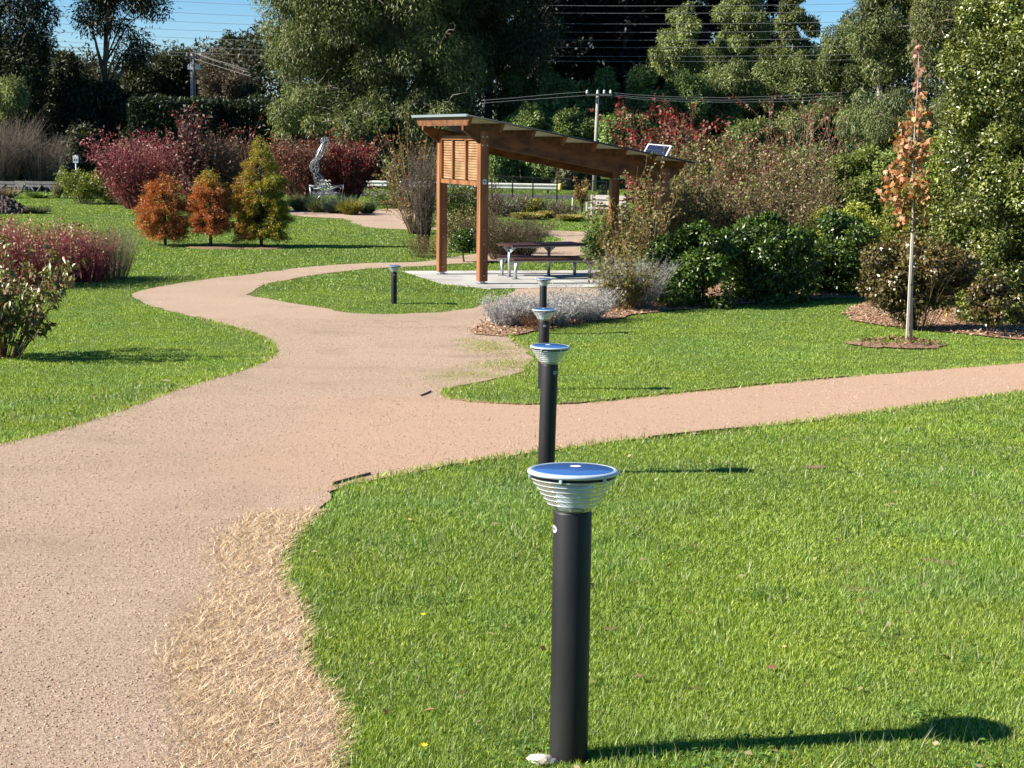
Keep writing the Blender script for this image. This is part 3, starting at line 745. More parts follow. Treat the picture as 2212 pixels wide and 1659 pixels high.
specs = [(1228, 1643, 1.7, 4.325, math.radians(-70), 'nearest and largest black bollard light, solar top seen from above on the front lawn', (math.radians(-3.2), 0)),
         (1184, None, 0, 10.11, math.radians(40), 'black bollard light standing directly behind the nearest one, at the edge of the right lawn', (0, math.radians(1.))),
         (1176, None, 0, 16.22, math.radians(6), 'black bollard light with pale oval badge facing the viewer, in front of the silvery shrubs', (0, 0)),
         (1174, None, 0, 24.2, math.radians(80), 'black bollard light at the far end of the row, below the picnic table', (0, 0)),
         (851, 661, 0, 28.8, math.radians(10), 'black bollard light alone on the oval lawn left of the shelter', (0, 0))]
tops = [1018, 746, 667, 601, 573]
BP = []
for i, (px, py, _, Y, rz, lab, tilt) in enumerate(specs):
    o = b0 if i == 0 else copy_tree(b0)
    pt = at(px, tops[i], Y); z = pt.z-HB; gzz = g1(pt.x, Y)
    o.location = (pt.x if i else at(px, 1640, Y).x, Y, z)
    o.rotation_euler = (Matrix.Rotation(tilt[0], 3, 'X') @ Matrix.Rotation(tilt[1], 3, 'Y') @ Matrix.Rotation(rz, 3, 'Z')).to_euler(); o['label'] = lab
    BP.append(o.location.copy())

# small things near the first bollard
rs = np.random.RandomState(33)
def rock(name, c, size, mat, label, cat, sq=.6, seed=0, sub=2):
    bm = bmesh.new(); bmesh.ops.create_icosphere(bm, subdivisions=sub, radius=1); r = np.random.RandomState(seed)
    ph = r.rand(3)*6
    for v in bm.verts:
        k = 1+.18*math.sin(3*v.co.x+ph[0])*math.cos(4*v.co.y+ph[1])+.1*r.randn()
        v.co = Vector((v.co.x*size[0]*k, v.co.y*size[1]*k, v.co.z*size[2]*k))
    me = bpy.data.meshes.new(name); bm.to_mesh(me); bm.free(); me.materials.append(mat)
    o = bpy.data.objects.new(name, me); COL.objects.link(o); o.location = c
    return tag(o, label, cat)
p = ground(1172, 1650); rock('stone', (p.x, p.y, p.z+.012), (.045, .03, .018), M['palestone'], 'small pale stone half buried at the foot of the nearest bollard', 'stone', seed=3)

def dandelion(px, py, label):
    p = ground(px, py); t = thing('dandelion', p, label, 'flower', 'yellow flowers in the lawn')
    MB().tube([p, p+Vector((.004, 0, .03))], .0012, 5).build('stem', M['stalk'], t)
    V = []; n = 22; r = np.random.RandomState(int(px))
    mbf = MB()
    for k in range(n):
        a = k*2.4; rr = .009*math.sqrt(k/n)+.004; c = p+Vector((.004, 0, .031)); d = Vector((math.cos(a), math.sin(a), .5)).normalized(); s = Vector((-d.y, d.x, 0))*.0022
        mbf.add([c, c+d*rr+s, c+d*rr*1.3, c+d*rr-s], [(0, 1, 2, 3)])
    mbf.build('petals', M['petal'], t)
M['stalk'] = solid('flower_stalk', (.1, .17, .04)); M['petal'] = solid('yellow_petal', (.8, .55, .02), None, rough=.6)
dandelion(910, 1345, 'yellow flower in the grass higher up the dry patch edge')
dandelion(912, 1634, 'yellow flower in the grass at the bottom edge of the photo')
M['deadleaf'] = solid('dead_leaf', A(230, 206, 160, .7), A(190, 150, 100, .7), 20, .7)
p = ground(357, 833); mbl = MB(); mbl.add([p+Vector(v) for v in ((-.07, 0, .05), (-.02, -.03, .062), (.06, -.01, .05), (.05, .02, .06), (-.02, .035, .055), (0, 0, .07))], [(0, 1, 5), (1, 2, 5), (2, 3, 5), (3, 4, 5), (4, 0, 5)])
tag(mbl.build('fallen_leaf', M['deadleaf']), 'pale curled dead leaf lying on the left lawn near the path', 'leaf')

# metal edging strips
def edging(pts, label):
    Q = [ground(*p) for p in pts]; mbe = MB()
    for a, b in zip(Q[:-1], Q[1:]):
        d = (b-a); L = d.length; d.normalize(); n = Vector((-d.y, d.x, 0)).normalized(); u = d.cross(n)*-1
        if u.z < 0: u = -u
        mbe.box((a+b)/2+Vector((0, 0, .008)), (L*1.02, .007, .036), (d, n, u))
    tag(mbe.build('edging_strip', M['rust']), label, 'edging strip', 'rusted path edging')
edging([(719, 1050), (742, 1043), (768, 1036), (800, 1028)], 'rusted edging strip sticking up where the near lawn corner meets the path')
edging([(909, 858), (921, 853), (931, 848)], 'short broken rusted edging strip at the tip of the right lawn')
edging([(985, 867), (1060, 874), (1140, 877), (1240, 875), (1340, 864), (1440, 853), (1560, 842), (1700, 827), (1830, 816)], 'long rusted edging strip along the lower edge of the right lawn')
edging([(1400, 949), (1470, 941), (1540, 934), (1600, 929)], 'rusted edging strip on the near side of the right hand path')

# ================================================================== SHELTER
sh = thing('picnic_shelter', FLP, 'open timber picnic shelter with sloping sheet roof over a concrete slab', 'shelter')
AX = (sl_l, sl_s, Vector((0, 0, 1)))
LW, SD = 4.37, 2.45
A0, A1, E = -.53, 4.745, .45                      # roof overhangs
ZL, ZR = 3.54, 2.62
def rz(a): return ZL+(ZR-ZL)*(a-A0)/(A1-A0)      # roof top above slab
sl = math.atan2(ZR-ZL, A1-A0); rl = (sl_l*math.cos(sl)+Vector((0, 0, math.sin(sl)))).normalized(); rn = rl.cross(sl_s)
if rn.z < 0: rn = -rn
RAX = (rl, sl_s, rn)
for (a, b) in ((0, 0), (0, SD), (LW, 0), (LW, SD)):
    top = rz(a)-.22
    pm = MB(); pm.box(SL(a, b, (top+.06)/2), (.19, .19, top-.06), AX, .006); po = pm.build('post', M['cedar'], sh)
    ft = MB(); ft.box(SL(a, b, .035), (.12, .10, .07), AX); ft.box(SL(a, b, .008), (.26, .15, .014), AX); ft.build('post_foot', M['galv'], po)
    for k in range(5):
        zz = (.18, .5, .85, 1.15)[k] if k < 4 else 0
        if not zz: continue
        bt = MB(); c = SL(a, b, zz)-sl_s*.097; bt.tube([c, c-sl_s*.012], .014, 8); bt.build('bolt', M['galv'], po)
    for da in (-.05, .05):
        for dz in (.12, .3):
            bt = MB(); c = SL(a+da, b, top-dz)-sl_s*.097; bt.tube([c, c-sl_s*.014], .017, 8); bt.build('bolt', M['galv'], po)
def slope_beam(name, a0, a1, b, top_off, dep, th, taper, mat, parent):
    """sloping beam in the l direction, with ends cut back underneath"""
    P = lambda a, off: SL(a, b-th/2, rz(a)-off)
    poly = [P(a0, top_off), P(a1, top_off), P(a1, top_off+.1), P(a1-taper, top_off+dep), P(a0+taper, top_off+dep), P(a0, top_off+.1)]
    return MB().prism(poly, sl_s*th).build(name, mat, parent)
PD = .17                                           # purlin depth
for b in (0, SD): slope_beam('beam', A0+.06, A1-.02, b, .022+PD, .34, .1, .42, M['cedar_h'], sh)
for i in range(8):
    a = -.44+i*.725
    c = lambda bb, off: SL(a-.035, bb, rz(a)-off)
    b0_, b1_ = -E+.03, SD+E-.03
    poly = [c(b0_, .022), c(b1_, .022), c(b1_-.03, .06), c(b1_-.16, .022+PD), c(b0_+.16, .022+PD), c(b0_+.03, .06)]
    pu = MB().prism(poly, sl_l*.07).build('purlin', M['cedar_h'], sh)
    if i == 0: pu['label'] = 'sunlit end purlin along the high left edge'
rf = MB(); rf.box((SL(A0, -E, rz(A0)-.011)+SL(A1, SD+E, rz(A1)-.011))/2, ((SL(A0, 0, rz(A0))-SL(A1, 0, rz(A1))).length, SD+2*E, .016), RAX)
roof = rf.build('roof', M['roof_under'], sh)
ge = MB()
ge.tube([SL(A0, -E-.01, rz(A0)-.004), SL(A1+.12, -E-.01, rz(A1+.12)-.004)], .02, 8); ge.build('eave_trim', M['roof_edge'], roof)
ge = MB(); ge.box((SL(A0-.02, -E, rz(A0))+SL(A0-.02, SD+E, rz(A0)))/2+Vector((0, 0, .004)), (.05, SD+2*E+.02, .05), AX); ge.build('barge_flashing', M['alu'], roof)
ge = MB()                                          # corrugation ribs on the upper side
for k in range(17):
    b = -E+.1+k*(SD+2*E-.2)/16
    ge.box((SL(A0+.03, b, rz(A0+.03))+SL(A1, b, rz(A1)))/2+rn*.008, (A1-A0, .05, .014), RAX)
ge.build('roof_ribs', M['alu'], roof)
# louvre screen on the left side
scn = bpy.data.objects.new('screen', None); COL.objects.link(scn); scn.parent = sh; scn.location = SL(0, SD/2, 2.6)-FLP
zb, zt = 2.12, 3.08; bs = [.13, .83, 1.62, 2.32]; off = -.045
def SP(b, z, o=0): return SL(off+o, b, z)
for z in (zb, zt): MB().box(SP((bs[0]+bs[3])/2, z), (.05, bs[3]-bs[0]+.06, .09), AX).build('rail', M['cedar'], scn)
for b in bs: MB().box(SP(b, (zb+zt)/2, -.012), (.045, .05, zt-zb-.094), AX).build('stile', M['cedar'], scn)
ns = 15
for k in range(ns):
    z = zb+.085+k*(zt-zb-.17)/(ns-1); ang = math.radians(20)
    ax_ = (sl_l*math.cos(ang)+Vector((0, 0, 1))*math.sin(ang), sl_s, Vector((0, 0, 1))*math.cos(ang)-sl_l*math.sin(ang))
    MB().box(SP((bs[0]+bs[3])/2, z, .032), (.016, bs[3]-bs[0], .040), ax_).build('slat', M['slat'], scn)
# little square notice on the front post
sg = MB(); sg.box(SL(.0, -.099, 2.165), (.085, .006, .105), AX); sgo = sg.build('notice', M['white'], sh)
a_ = MB(); c_ = SL(.0, -.1035, 2.165)
a_.prism([c_+sl_l*u+Vector((0, 0, v)) for u, v in ((-.022, .028), (.024, .01), (.012, -.002), (.02, -.03), (-.004, -.012), (-.024, -.006))], -sl_s*.001).build('notice_mark', M['ink'], sgo)
# solar panel on brackets
sp0 = at(1412, 326, 34.4); pc_ = at(1419, 326, 34.75)
tilt = math.radians(36)
e1 = Vector((.9, -.4, -.07)).normalized(); hb = Vector((.4, .9, 0)).normalized()
e2 = hb*math.cos(tilt)+Vector((0, 0, 1))*math.sin(tilt); e2 = (e2-e1*e1.dot(e2)).normalized(); e3 = e1.cross(e2)
if e3.z < 0: e3 = -e3
pn = MB(); pn.box(pc_, (.5, .38, .02), (e1, e2, e3)); pno = pn.build('solar_panel', M['panel'], sh)
fm = MB()
for s_ in (-1, 1):
    fm.box(pc_+e2*s_*.2, (.56, .03, .034), (e1, e2, e3)); fm.box(pc_+e1*s_*.265, (.03, .37, .032), (e1, e2, e3))
fm.build('panel_frame', M['white'], pno)
gr = MB()
for k in range(1, 9): gr.box(pc_+e1*(-.25+k*.0556)+e3*.0105, (.0022, .37, .002), (e1, e2, e3))
for k in range(8): gr.box(pc_+e1*(-.222+k*.0556)+e3*.0112, (.016, .014, .002), (e1, e2, e3))
gr.build('cell_lines', M['cellline'], pno)
br = MB()
def roof_z(p):
    q = p-FLP; return FLP.z+rz(q.dot(sl_l))
for s_ in (-.22, .22):
    for u_ in (-.17, .19):
        h0 = pc_+e1*s_+e2*u_-e3*.015; br.tube([h0, Vector((h0.x, h0.y, min(h0.z-.01, roof_z(h0))))], .012, 6)
br.build('panel_bracket', M['galv'], pno)

# ================================================================== TABLE AND BENCHES
dirT = Vector((.965, .262, 0)); nT = Vector((-.262, .965, 0)); TA = (dirT, nT, Vector((0, 0, 1)))
def on_slab(px, py):
    d = ray(px, py); t = (SZ-CZ)/d.z; return Vector((d.x*t, d.y*t, SZ))
def furniture(name, label, cat, legs_px, a0, a1, width, height, legr, boards, flare, group=None):
    p0, p1 = on_slab(*legs_px[0]), on_slab(*legs_px[1]); dv = (p1-p0).normalized(); nv = Vector((-dv.y, dv.x, 0)); ax = (dv, nv, Vector((0, 0, 1)))
    t = thing(name, p0, label, cat, group); L = (p1-p0).length
    tp = MB(); bw = width/boards
    for k in range(boards):
        tp.box(p0+dv*((a0+L+a1)/2)+nv*(-width/2+bw*(k+.5))+Vector((0, 0, height-.018)), (L-a0+a1, bw-.008, .036), ax, .004)
    to = tp.build('tabletop' if cat == 'table' else 'seat', M['merbau'], t)
    fr_ = MB()
    for s_ in (-1, 1): fr_.box(p0+dv*((a0+L+a1)/2)+nv*s_*(width/2-.06)+Vector((0, 0, height-.05)), (L-a0+a1-.06, .04, .026), ax)
    fr_.build('bearer', M['galv'], to)
    for p in (p0, p1):
        lg = MB(); lg.tube([p, p+Vector((0, 0, height-.09))], legr, 14); lg.box(p+Vector((0, 0, .006)), (.18, .16, .012), ax)
        lo = lg.build('leg', M['galv'], t)
        w2 = width*flare/2; c = p+Vector((0, 0, height-.063)); arm = MB()
        arm.prism([c+dv*-.16*flare/.7+nv*0, c+dv*.16*flare/.7, c+dv*.035-Vector((0, 0, .12)), c-dv*.035-Vector((0, 0, .12))], nv*.012)
        arm.prism([c+nv*w2, c-nv*w2, c-nv*.035-Vector((0, 0, .14)), c+nv*.035-Vector((0, 0, .14))], dv*.012)
        arm.build('arm', M['galv'], lo)
    return t
furniture('picnic_table', 'picnic table with dark plank top on two steel pedestals under the shelter', 'table', ((1100, 598), (1185, 595)), -.13, .78, .78, .735, .036, 7, .75)
furniture('picnic_bench', 'low plank bench on the near side of the picnic table', 'bench', ((1113.6, 603), (1273.5, 601.5)), -.09, .09, .34, .45, .036, 3, .6, 'benches at the picnic table')
furniture('picnic_bench', 'low plank bench on the far side of the picnic table', 'bench', ((1084.5, 595), (1241, 596)), -.1, .1, .34, .45, .036, 3, .6, 'benches at the picnic table')

# ================================================================== FAR STRUCTURES
# stone bench
def far_bench():
    p0, p1 = ground(806+24, 443), ground(865-12, 444); p1 = Vector((p1.x, p0.y+.2, p1.z)); dv = (p1-p0).normalized(); nv = Vector((-dv.y, dv.x, 0)); ax = (dv, nv, Vector((0, 0, 1)))
    sc_ = p0.y/F; z0 = min(p0.z, p1.z); c = (p0+p1)/2; t = thing('slab_bench', c, 'backless grey slab bench at the far path beside the wire sculpture', 'bench')
    L = 62*sc_*1.08; MB().box(Vector((c.x, c.y, z0+.47)), (L, .42, .09), ax, .01).build('seat', M['stone'], t)
    for s_ in (-1, 1): MB().box(Vector((c.x, c.y, z0+.2))+dv*s_*L*.29, (.16, .34, .46), ax, .01).build('leg', M['palestone'], t)
far_bench()
# pale timber seat behind the right posts
def far_seat():
    p = ground(1264, 473); Y = p.y; s_ = Y/F
    dv = Vector((.9, -.42, 0)).normalized(); nv = Vector((.42, .9, 0)).normalized(); ax = (dv, nv, Vector((0, 0, 1)))
    t = thing('timber_bench', p, 'pale timber garden seat with back and arms behind the right shelter posts', 'bench')
    o = p+dv*.0; Lx = 1.5
    MB().box(o+dv*Lx/2+nv*.28+Vector((0, 0, .43)), (Lx, .5, .05), ax).build('seat', M['teak'], t)
    bk = MB()
    for z in (.62, .84): bk.box(o+dv*Lx/2+nv*.54+Vector((0, 0, z)), (Lx, .04, .17), ax)
    bk.build('backrest', M['teak'], t)
    for a in (.04, Lx-.04):
        for b in (.05, .54): MB().box(o+dv*a+nv*b+Vector((0, 0, .3 if b < .3 else .46)), (.07, .07, .6 if b < .3 else .92), ax).build('leg', M['teak'], t)
        MB().box(o+dv*a+nv*.3+Vector((0, 0, .63)), (.06, .56, .05), ax).build('armrest', M['teak'], t)
far_seat()
# guardrail
gp0 = at(880, 398, 87.0); gp1 = at(1207, 404, 86.6)
t = thing('guardrail', (gp1.x, gp1.y, g1(gp1.x, gp1.y)), 'long cream steel guardrail beside the road behind the fence', 'guardrail')
dv = (gp1-gp0).normalized(); L = (gp1-gp0).length
rl_ = MB(); pr = [(0, .17), (.05, .12), (.05, .07), (0, .03), (0, -.03), (.05, -.07), (.05, -.12), (0, -.17)]
nv = Vector((dv.y, -dv.x, 0))
vs = [e+nv*u+Vector((0, 0, v)) for e in (gp0-dv*10, gp1) for u, v in pr]; rl_.add(vs, [(i, i+1, 9+i, 8+i) for i in range(7)]); ro = rl_.build('rail', M['guard'], t)
for k in range(8):
    p = gp1-dv*(.6+k*2.0); g_ = g1(p.x, p.y+.1); MB().box(Vector((p.x, p.y+.09, (g_+p.z+.1)/2)), (.1, .12, p.z+.1-g_)).build('rail_post', M['oldwood'], t)
en = MB(); en.lathe([(0, -.2), (.08, -.19), (.11, -.12), (.11, .12), (.08, .19), (0, .2)], 16, tuple(gp1+dv*.08)); en.build('rail_end', M['tagyellow'], t)
# chain link fence
fpx = [(1062, 76.5), (1107, 74.6), (1151, 72.6), (1203, 70.2), (1257, 68.2), (1310, 66.4)]
FP = [Vector((at(px, 420, Y).x, Y, g1(at(px, 420, Y).x, Y))) for px, Y in fpx]
t = thing('wire_fence', FP[3], 'black chain link fence in front of the road behind the shelter', 'fence')
FH = 1.28
for p in FP: MB().tube([p-Vector((0, 0, .2)), p+Vector((0, 0, FH+.03))], .03, 8).build('fence_post', M['blackmetal'], t)
MB().tube([p+Vector((0, 0, FH)) for p in FP], .02, 6).build('top_rail', M['blackmetal'], t)
ms = MB()
for a, b in zip(FP[:-1], FP[1:]):
    L_ = (b-a).length; n_ = int(L_/.13)
    for k in range(-int(FH/.13), n_):
        for sgn in (0, 1):
            u0, u1 = k*.13, k*.13+FH; v0, v1 = 0, FH
            if u0 < 0: v0 = -u0; u0 = 0
            if u1 > L_: v1 = FH-(u1-L_); u1 = L_
            if sgn: v0, v1 = FH-v0, FH-v1
            ms.tube([a.lerp(b, u0/L_)+Vector((0, 0, v0)), a.lerp(b, u1/L_)+Vector((0, 0, v1))], .0035, 3, False)
ms.build('mesh', M['blackmetal'], t)
# timber yard fence at far left
LF = [(-60, 80.5), (34, 79.5), (58, 79.2), (100, 78.8), (133, 78.5)]
LP = [Vector((at(px, 410, Y).x, Y, g1(at(px, 410, Y).x, Y))) for px, Y in LF]
t = thing('timber_fence', LP[2], 'weathered grey timber yard fence with crossed braces at the far left', 'fence')
z_of = lambda py, Y: at(60, py, Y).z
for i, p in enumerate(LP):
    top = z_of(366 if i == 4 else 393, p.y); r_ = .1 if i == 4 else .07
    MB().tube([p-Vector((0, 0, .2)), Vector((p.x, p.y, top))], [r_*1.1, r_], 9).build('fence_post', M['oldwood'], t)
for a, b in zip(LP[:-1], LP[1:]):
    for py in (394, 401): MB().box(((a+b)/2).xy.to_3d()+Vector((0, -.08, z_of(py, a.y)+.01*random.random())), ((b-a).xy.length*1.02, .05, .13), ((b-a).xy.to_3d().normalized(), Vector((0, 1, 0)), Vector((0, 0, 1)))).build('fence_rail', M['oldwood'], t)
    m_ = a.lerp(b, .5)
    for q in (a, b):
        MB().tube([Vector((m_.x, m_.y-.1, g1(m_.x, m_.y))), Vector((m_.x*.35+q.x*.65, q.y-.1, z_of(400, q.y)))], .05, 6).build('brace', M['oldwood'], t)
# road sign
sgb = ground(165, 405); Ys = 81.0; pb = at(165, 380, Ys); gzs = g1(pb.x, Ys); t = thing('road_sign', (pb.x, Ys, gzs), 'small white road sign on a white post by the far left fence', 'sign')
top = at(165, 337, Ys).z; MB().tube([(pb.x, Ys, gzs), (pb.x, Ys, top+.05)], .04, 8).build('sign_post', M['white'], t)
pl = MB(); pl.box((pb.x, Ys-.05, at(165, 344, Ys).z), (.29, .012, .37), None, .005); plo = pl.build('sign_plate', M['white'], t)
for dx in (-.06, .06): MB().box((pb.x+dx, Ys-.058, at(165, 345.5, Ys).z), (.06, .004, .1)).build('sign_mark', M['oldwood'], plo)
# dark timber post behind the bare shrub
p = ground(880, 452); mbp = MB(); mbp.box(Vector((p.x, p.y, p.z+.62)), (.5, .25, 1.3), None, .02); mbp.box(Vector((p.x, p.y, p.z+1.29)), (.54, .29, .05)); tag(mbp.build('timber_block', M['oldwood'], None, p), 'dark grey weathered timber block standing beside the bare upright shrub', 'post')

# utility poles -------------------------------------------------------
def utility_pole(px_t, py_t, px_b, Y, label, arms, r=.16):
    tp = at(px_t, py_t, Y); bx = at(px_b, 300, Y).x; g_ = g1(bx, Y); t = thing('utility_pole', (bx, Y, g_), label, 'utility pole', 'utility poles')
    # extrapolate the visible lean to the ground
    MB().tube([(bx, Y, g_-.3), tp], [r*1.25, r*.85], 12).build('pole', M['polewood'], t)
    for (py, x0, x1, ins, mt) in arms:
        a, b = at(x0, py, Y-.2), at(x1, py, Y-.2); cr_ = MB().box((a+b)/2, ((b-a).length, .1, .12), ((b-a).normalized(), Vector((0, 1, 0)), Vector((0, 0, 1)))).build('crossarm', M[mt], t)
        for xi in ins:
            c = at(xi, py, Y-.2); MB().lathe([(.02, .05), (.02, .08), (.06, .09), (.07, .15), (.05, .18), (.07, .2), (.04, .27), (0, .28)], 10, tuple(c)).build('insulator', M['porcelain'], cr_)
    return t
PLY, PRY = 97.0, 90.0
up1 = utility_pole(415, 112, 420.5, PLY, 'pale utility pole rising behind the clipped hedge on the left', [(124, 402, 436, (404, 434), 'oldwood'), (148, 405, 433, (408, 414, 426, 431), 'white')], .17)
MB().tube([at(418, 128, PLY-.3), at(419, 236, PLY-.3)], .05, 6).build('conduit', M['oldwood'], up1)
up2 = utility_pole(1291.5, 199, 1285, PRY, 'timber utility pole with crossarm behind the shelter roof', [(205, 1266, 1322, (1268, 1291, 1305, 1319), 'oldwood')], .105)
def wire(px, Y, label, r=.0095, grp='overhead power lines'):
    pts = [at(x, y, Yw) for (x, y), Yw in zip(px, Y if hasattr(Y, '__len__') else [Y]*len(px))]
    # smooth with a parabola through the points
    fine = []
    for i in range(len(pts)-1):
        for k in range(8): fine.append(pts[i].lerp(pts[i+1], k/8))
    fine.append(pts[-1])
    tag(MB().tube(fine, r, 5).build('power_line', M['cable']), label, 'power line', grp)
names = ['topmost', 'second from the top', 'third from the top', 'fourth from the top', 'fifth from the top', 'sixth from the top', 'seventh from the top', 'lowest']
for k, yr in enumerate([13, 29, 52, 70, 87, 103, 122, 133]):
    px = [(x, yr-(2.6e-5-1e-6*k)*(x-1400)**2) for x in range(-80, 2300, 85)]
    wire(px, 103.5, names[k]+' of the eight high power lines crossing the dark wood', .0125)
wire([(-60, 94), (0, 97), (200, 103), (404, 111.5)], PLY-.3, 'upper thin line running left from the pale utility pole')
wire([(-60, 104), (0, 107), (200, 113), (404, 121)], PLY-.3, 'lower thin line running left from the pale utility pole')
wire([(415, 113), (470, 131), (540, 152)], [PLY-.3, 95.5, 93.6], 'upper line sloping right from the pale utility pole top')
wire([(436, 121), (480, 137), (540, 157)], [PLY-.3, 95.5, 93.4], 'middle line sloping right from the pale utility pole')
wire([(420, 127), (480, 146), (545, 166)], [PLY-.3, 95.4, 93.2], 'lowest line sloping right from the pale utility pole')
wire([(1268, 198), (1200, 203), (1110, 211.5), (1040, 217)], PRY-.2, 'upper thin line running left from the timber utility pole')
wire([(1268, 206), (1200, 211), (1110, 217.5), (1040, 223)], PRY-.2, 'lower thin line running left from the timber utility pole')
wire([(1319, 200), (1370, 204.5), (1450, 209), (1560, 211), (1700, 207), (1830, 199)], PRY-.2, 'upper thin line running right from the timber utility pole')
wire([(1305, 203), (1380, 210), (1460, 214), (1560, 216.5), (1700, 213), (1830, 206)], PRY-.2, 'middle thin line running right from the timber utility pole')
wire([(1291, 204), (1390, 215), (1470, 219), (1560, 221), (1700, 219), (1830, 213)], PRY-.2, 'lowest thin line running right from the timber utility pole')

# wire sculpture ------------------------------------------------------
YS = 65.0; SS = YS/F
def zq(x, y): return ((700+x*320/2212)/1.1573, (320+y*.14467)/1.1573)
def zp(x, y, dy=0.): px, py = zq(x, y); return at(px, py, YS+dy)
sb = zp(780, 1290); sb.z = g1(sb.x, YS)
t = thing('wire_sculpture', sb, 'silver wire figure bending over a wire cage, standing in the far flower bed', 'sculpture')
def cage(mb, spine, rad, nl, r, flat=.8):
    """longitudinal wires and hoops around a spine"""
    S = [Vector(p) for p in spine]; n = len(S); rings = []
    for i in range(n):
        tt = (S[min(i+1, n-1)]-S[max(i-1, 0)]).normalized(); a = tt.cross(Vector((0, 1, 0))).normalized(); b = a.cross(tt)
        rings.append([S[i]+(a*math.cos(6.2832*k/nl)+b*math.sin(6.2832*k/nl)*flat)*rad[i] for k in range(nl)])
    for k in range(nl): mb.tube([rg[k] for rg in rings], r, 4, False)
    for rg in rings: mb.tube(rg+[rg[0]], r, 4, False)
    for k in range(nl):                                              # diagonal weave
        mb.tube([rings[i][(k+i) % nl] for i in range(n)], r*.8, 4, False)
wr = .0065
fg = MB(); k_ = .145*SS/1.1573
hd = zp(780, 235)
for q in range(6):
    a = q*math.pi/6; fg.tube([hd+Vector((math.cos(a)*math.cos(w), math.sin(a)*math.cos(w), math.sin(w)))*80*k_ for w in np.linspace(0, 6.2832, 25)], wr, 4, False)
for z in (-.55, 0, .55): rr = math.sqrt(1-z*z)*80*k_; fg.tube([hd+Vector((math.cos(w)*rr, math.sin(w)*rr, z*80*k_)) for w in np.linspace(0, 6.2832, 25)], wr, 4, False)
fg.build('head', M['wire'], t)
to = MB(); sp_ = [(760, 300), (735, 345), (705, 410), (670, 480), (635, 540), (605, 600), (592, 660), (600, 720), (615, 775)]
cage(to, [zp(*p) for p in sp_], [18*k_, 52*k_, 64*k_, 56*k_, 36*k_, 68*k_, 90*k_, 82*k_, 44*k_], 9, wr); to.build('torso', M['wire'], t)
lgm = MB(); cage(lgm, [zp(*p) for p in ((615, 780), (650, 850), (690, 930), (735, 1010), (765, 1050))], [44*k_, 76*k_, 92*k_, 88*k_, 64*k_], 9, wr); lgm.build('legs', M['wire'], t)
am = MB(); am.tube([zp(820, 175, -.3), zp(720, 290, -.42), zp(645, 470, -.48), zp(560, 660, -.45)], .02, 6); am.build('arm', M['alu'], t)
bs_ = MB(); C_ = {}
for nme, (x, y) in dict(a=(505, 985), b=(800, 1030), c=(1100, 975), d=(1075, 1150), e=(745, 1120), f=(520, 1240)).items():
    for s_ in (-1, 1): C_[nme+str(s_)] = zp(x, y, s_*.55)
rr_ = random.Random(3)
for u, v in ('ab', 'bc', 'cd', 'de', 'ef', 'fa', 'be', 'ae', 'bd', 'bf', 'ce'):
    for s_ in (-1, 1): bs_.tube([C_[u+str(s_)], C_[v+str(s_)]], .010, 5)
for u in 'abcdef': bs_.tube([C_[u+'-1'], C_[u+'1']], .010, 5)
ks = list(C_)
for _ in range(34):
    a, b = rr_.sample(ks, 2); c, d = rr_.sample(ks, 2); bs_.tube([C_[a].lerp(C_[b], rr_.random()), C_[c].lerp(C_[d], rr_.random())], .0055, 4)
for x, y in ((600, 1262), (480, 1240), (1060, 1180)): bs_.tube([zp(x, y), Vector((zp(x, y).x, YS, g1(zp(x, y).x, YS)-.05))], .02, 5)
bs_.tube([zp(520, 1020, -.6), zp(540, 1245, -.6)], .028, 5); bs_.tube([zp(745, 1115, -.6), zp(610, 1265, -.6)], .028, 5); bs_.tube([zp(610, 1265, -.6), zp(520, 1245, -.6)], .02, 5); bs_.tube([zp(580, 1052, -.6), zp(860, 1022, -.6)], .02, 5)
bs_.build('cage_base', M['wire'], t)

# plant tag
p = ground(2043, 690); t = thing('plant_tag', p, 'yellow plant tag on a stake in the right mulch bed', 'tag'); s_ = p.y/F
MB().tube([p, p+Vector((.01, 0, 14*s_))], .008, 5).build('stake', M['tagyellow'], t)
c = p+Vector((.03, 0, 21*s_)); MB().box(c, (.075, .004, .13), (Vector((.9, .1, .42)).normalized(), Vector((0, 1, 0)), Vector((-.42, 0, .9)).normalized())).build('tag_plate', M['tagyellow'], t)
# soil heap at the left edge
p = ground(-12, 462); bm = bmesh.new(); bmesh.ops.create_grid(bm, x_segments=40, y_segments=40, size=1); r = np.random.RandomState(4)
for v in bm.verts:
    d = math.hypot(v.co.x, v.co.y); h = max(0, 1-d)**.8; v.co = Vector((v.co.x*1.25, v.co.y*1.1, h*.72+(.05*r.randn() if h > .03 else -.05)))
me = bpy.data.meshes.new('soil_heap'); bm.to_mesh(me); bm.free(); me.materials.append(M['soil']); o = bpy.data.objects.new('soil_heap', me); COL.objects.link(o); o.location = p+Vector((0, .6, 0))
tag(o, 'heap of dark brown soil at the left edge of the far lawn', 'soil heap')
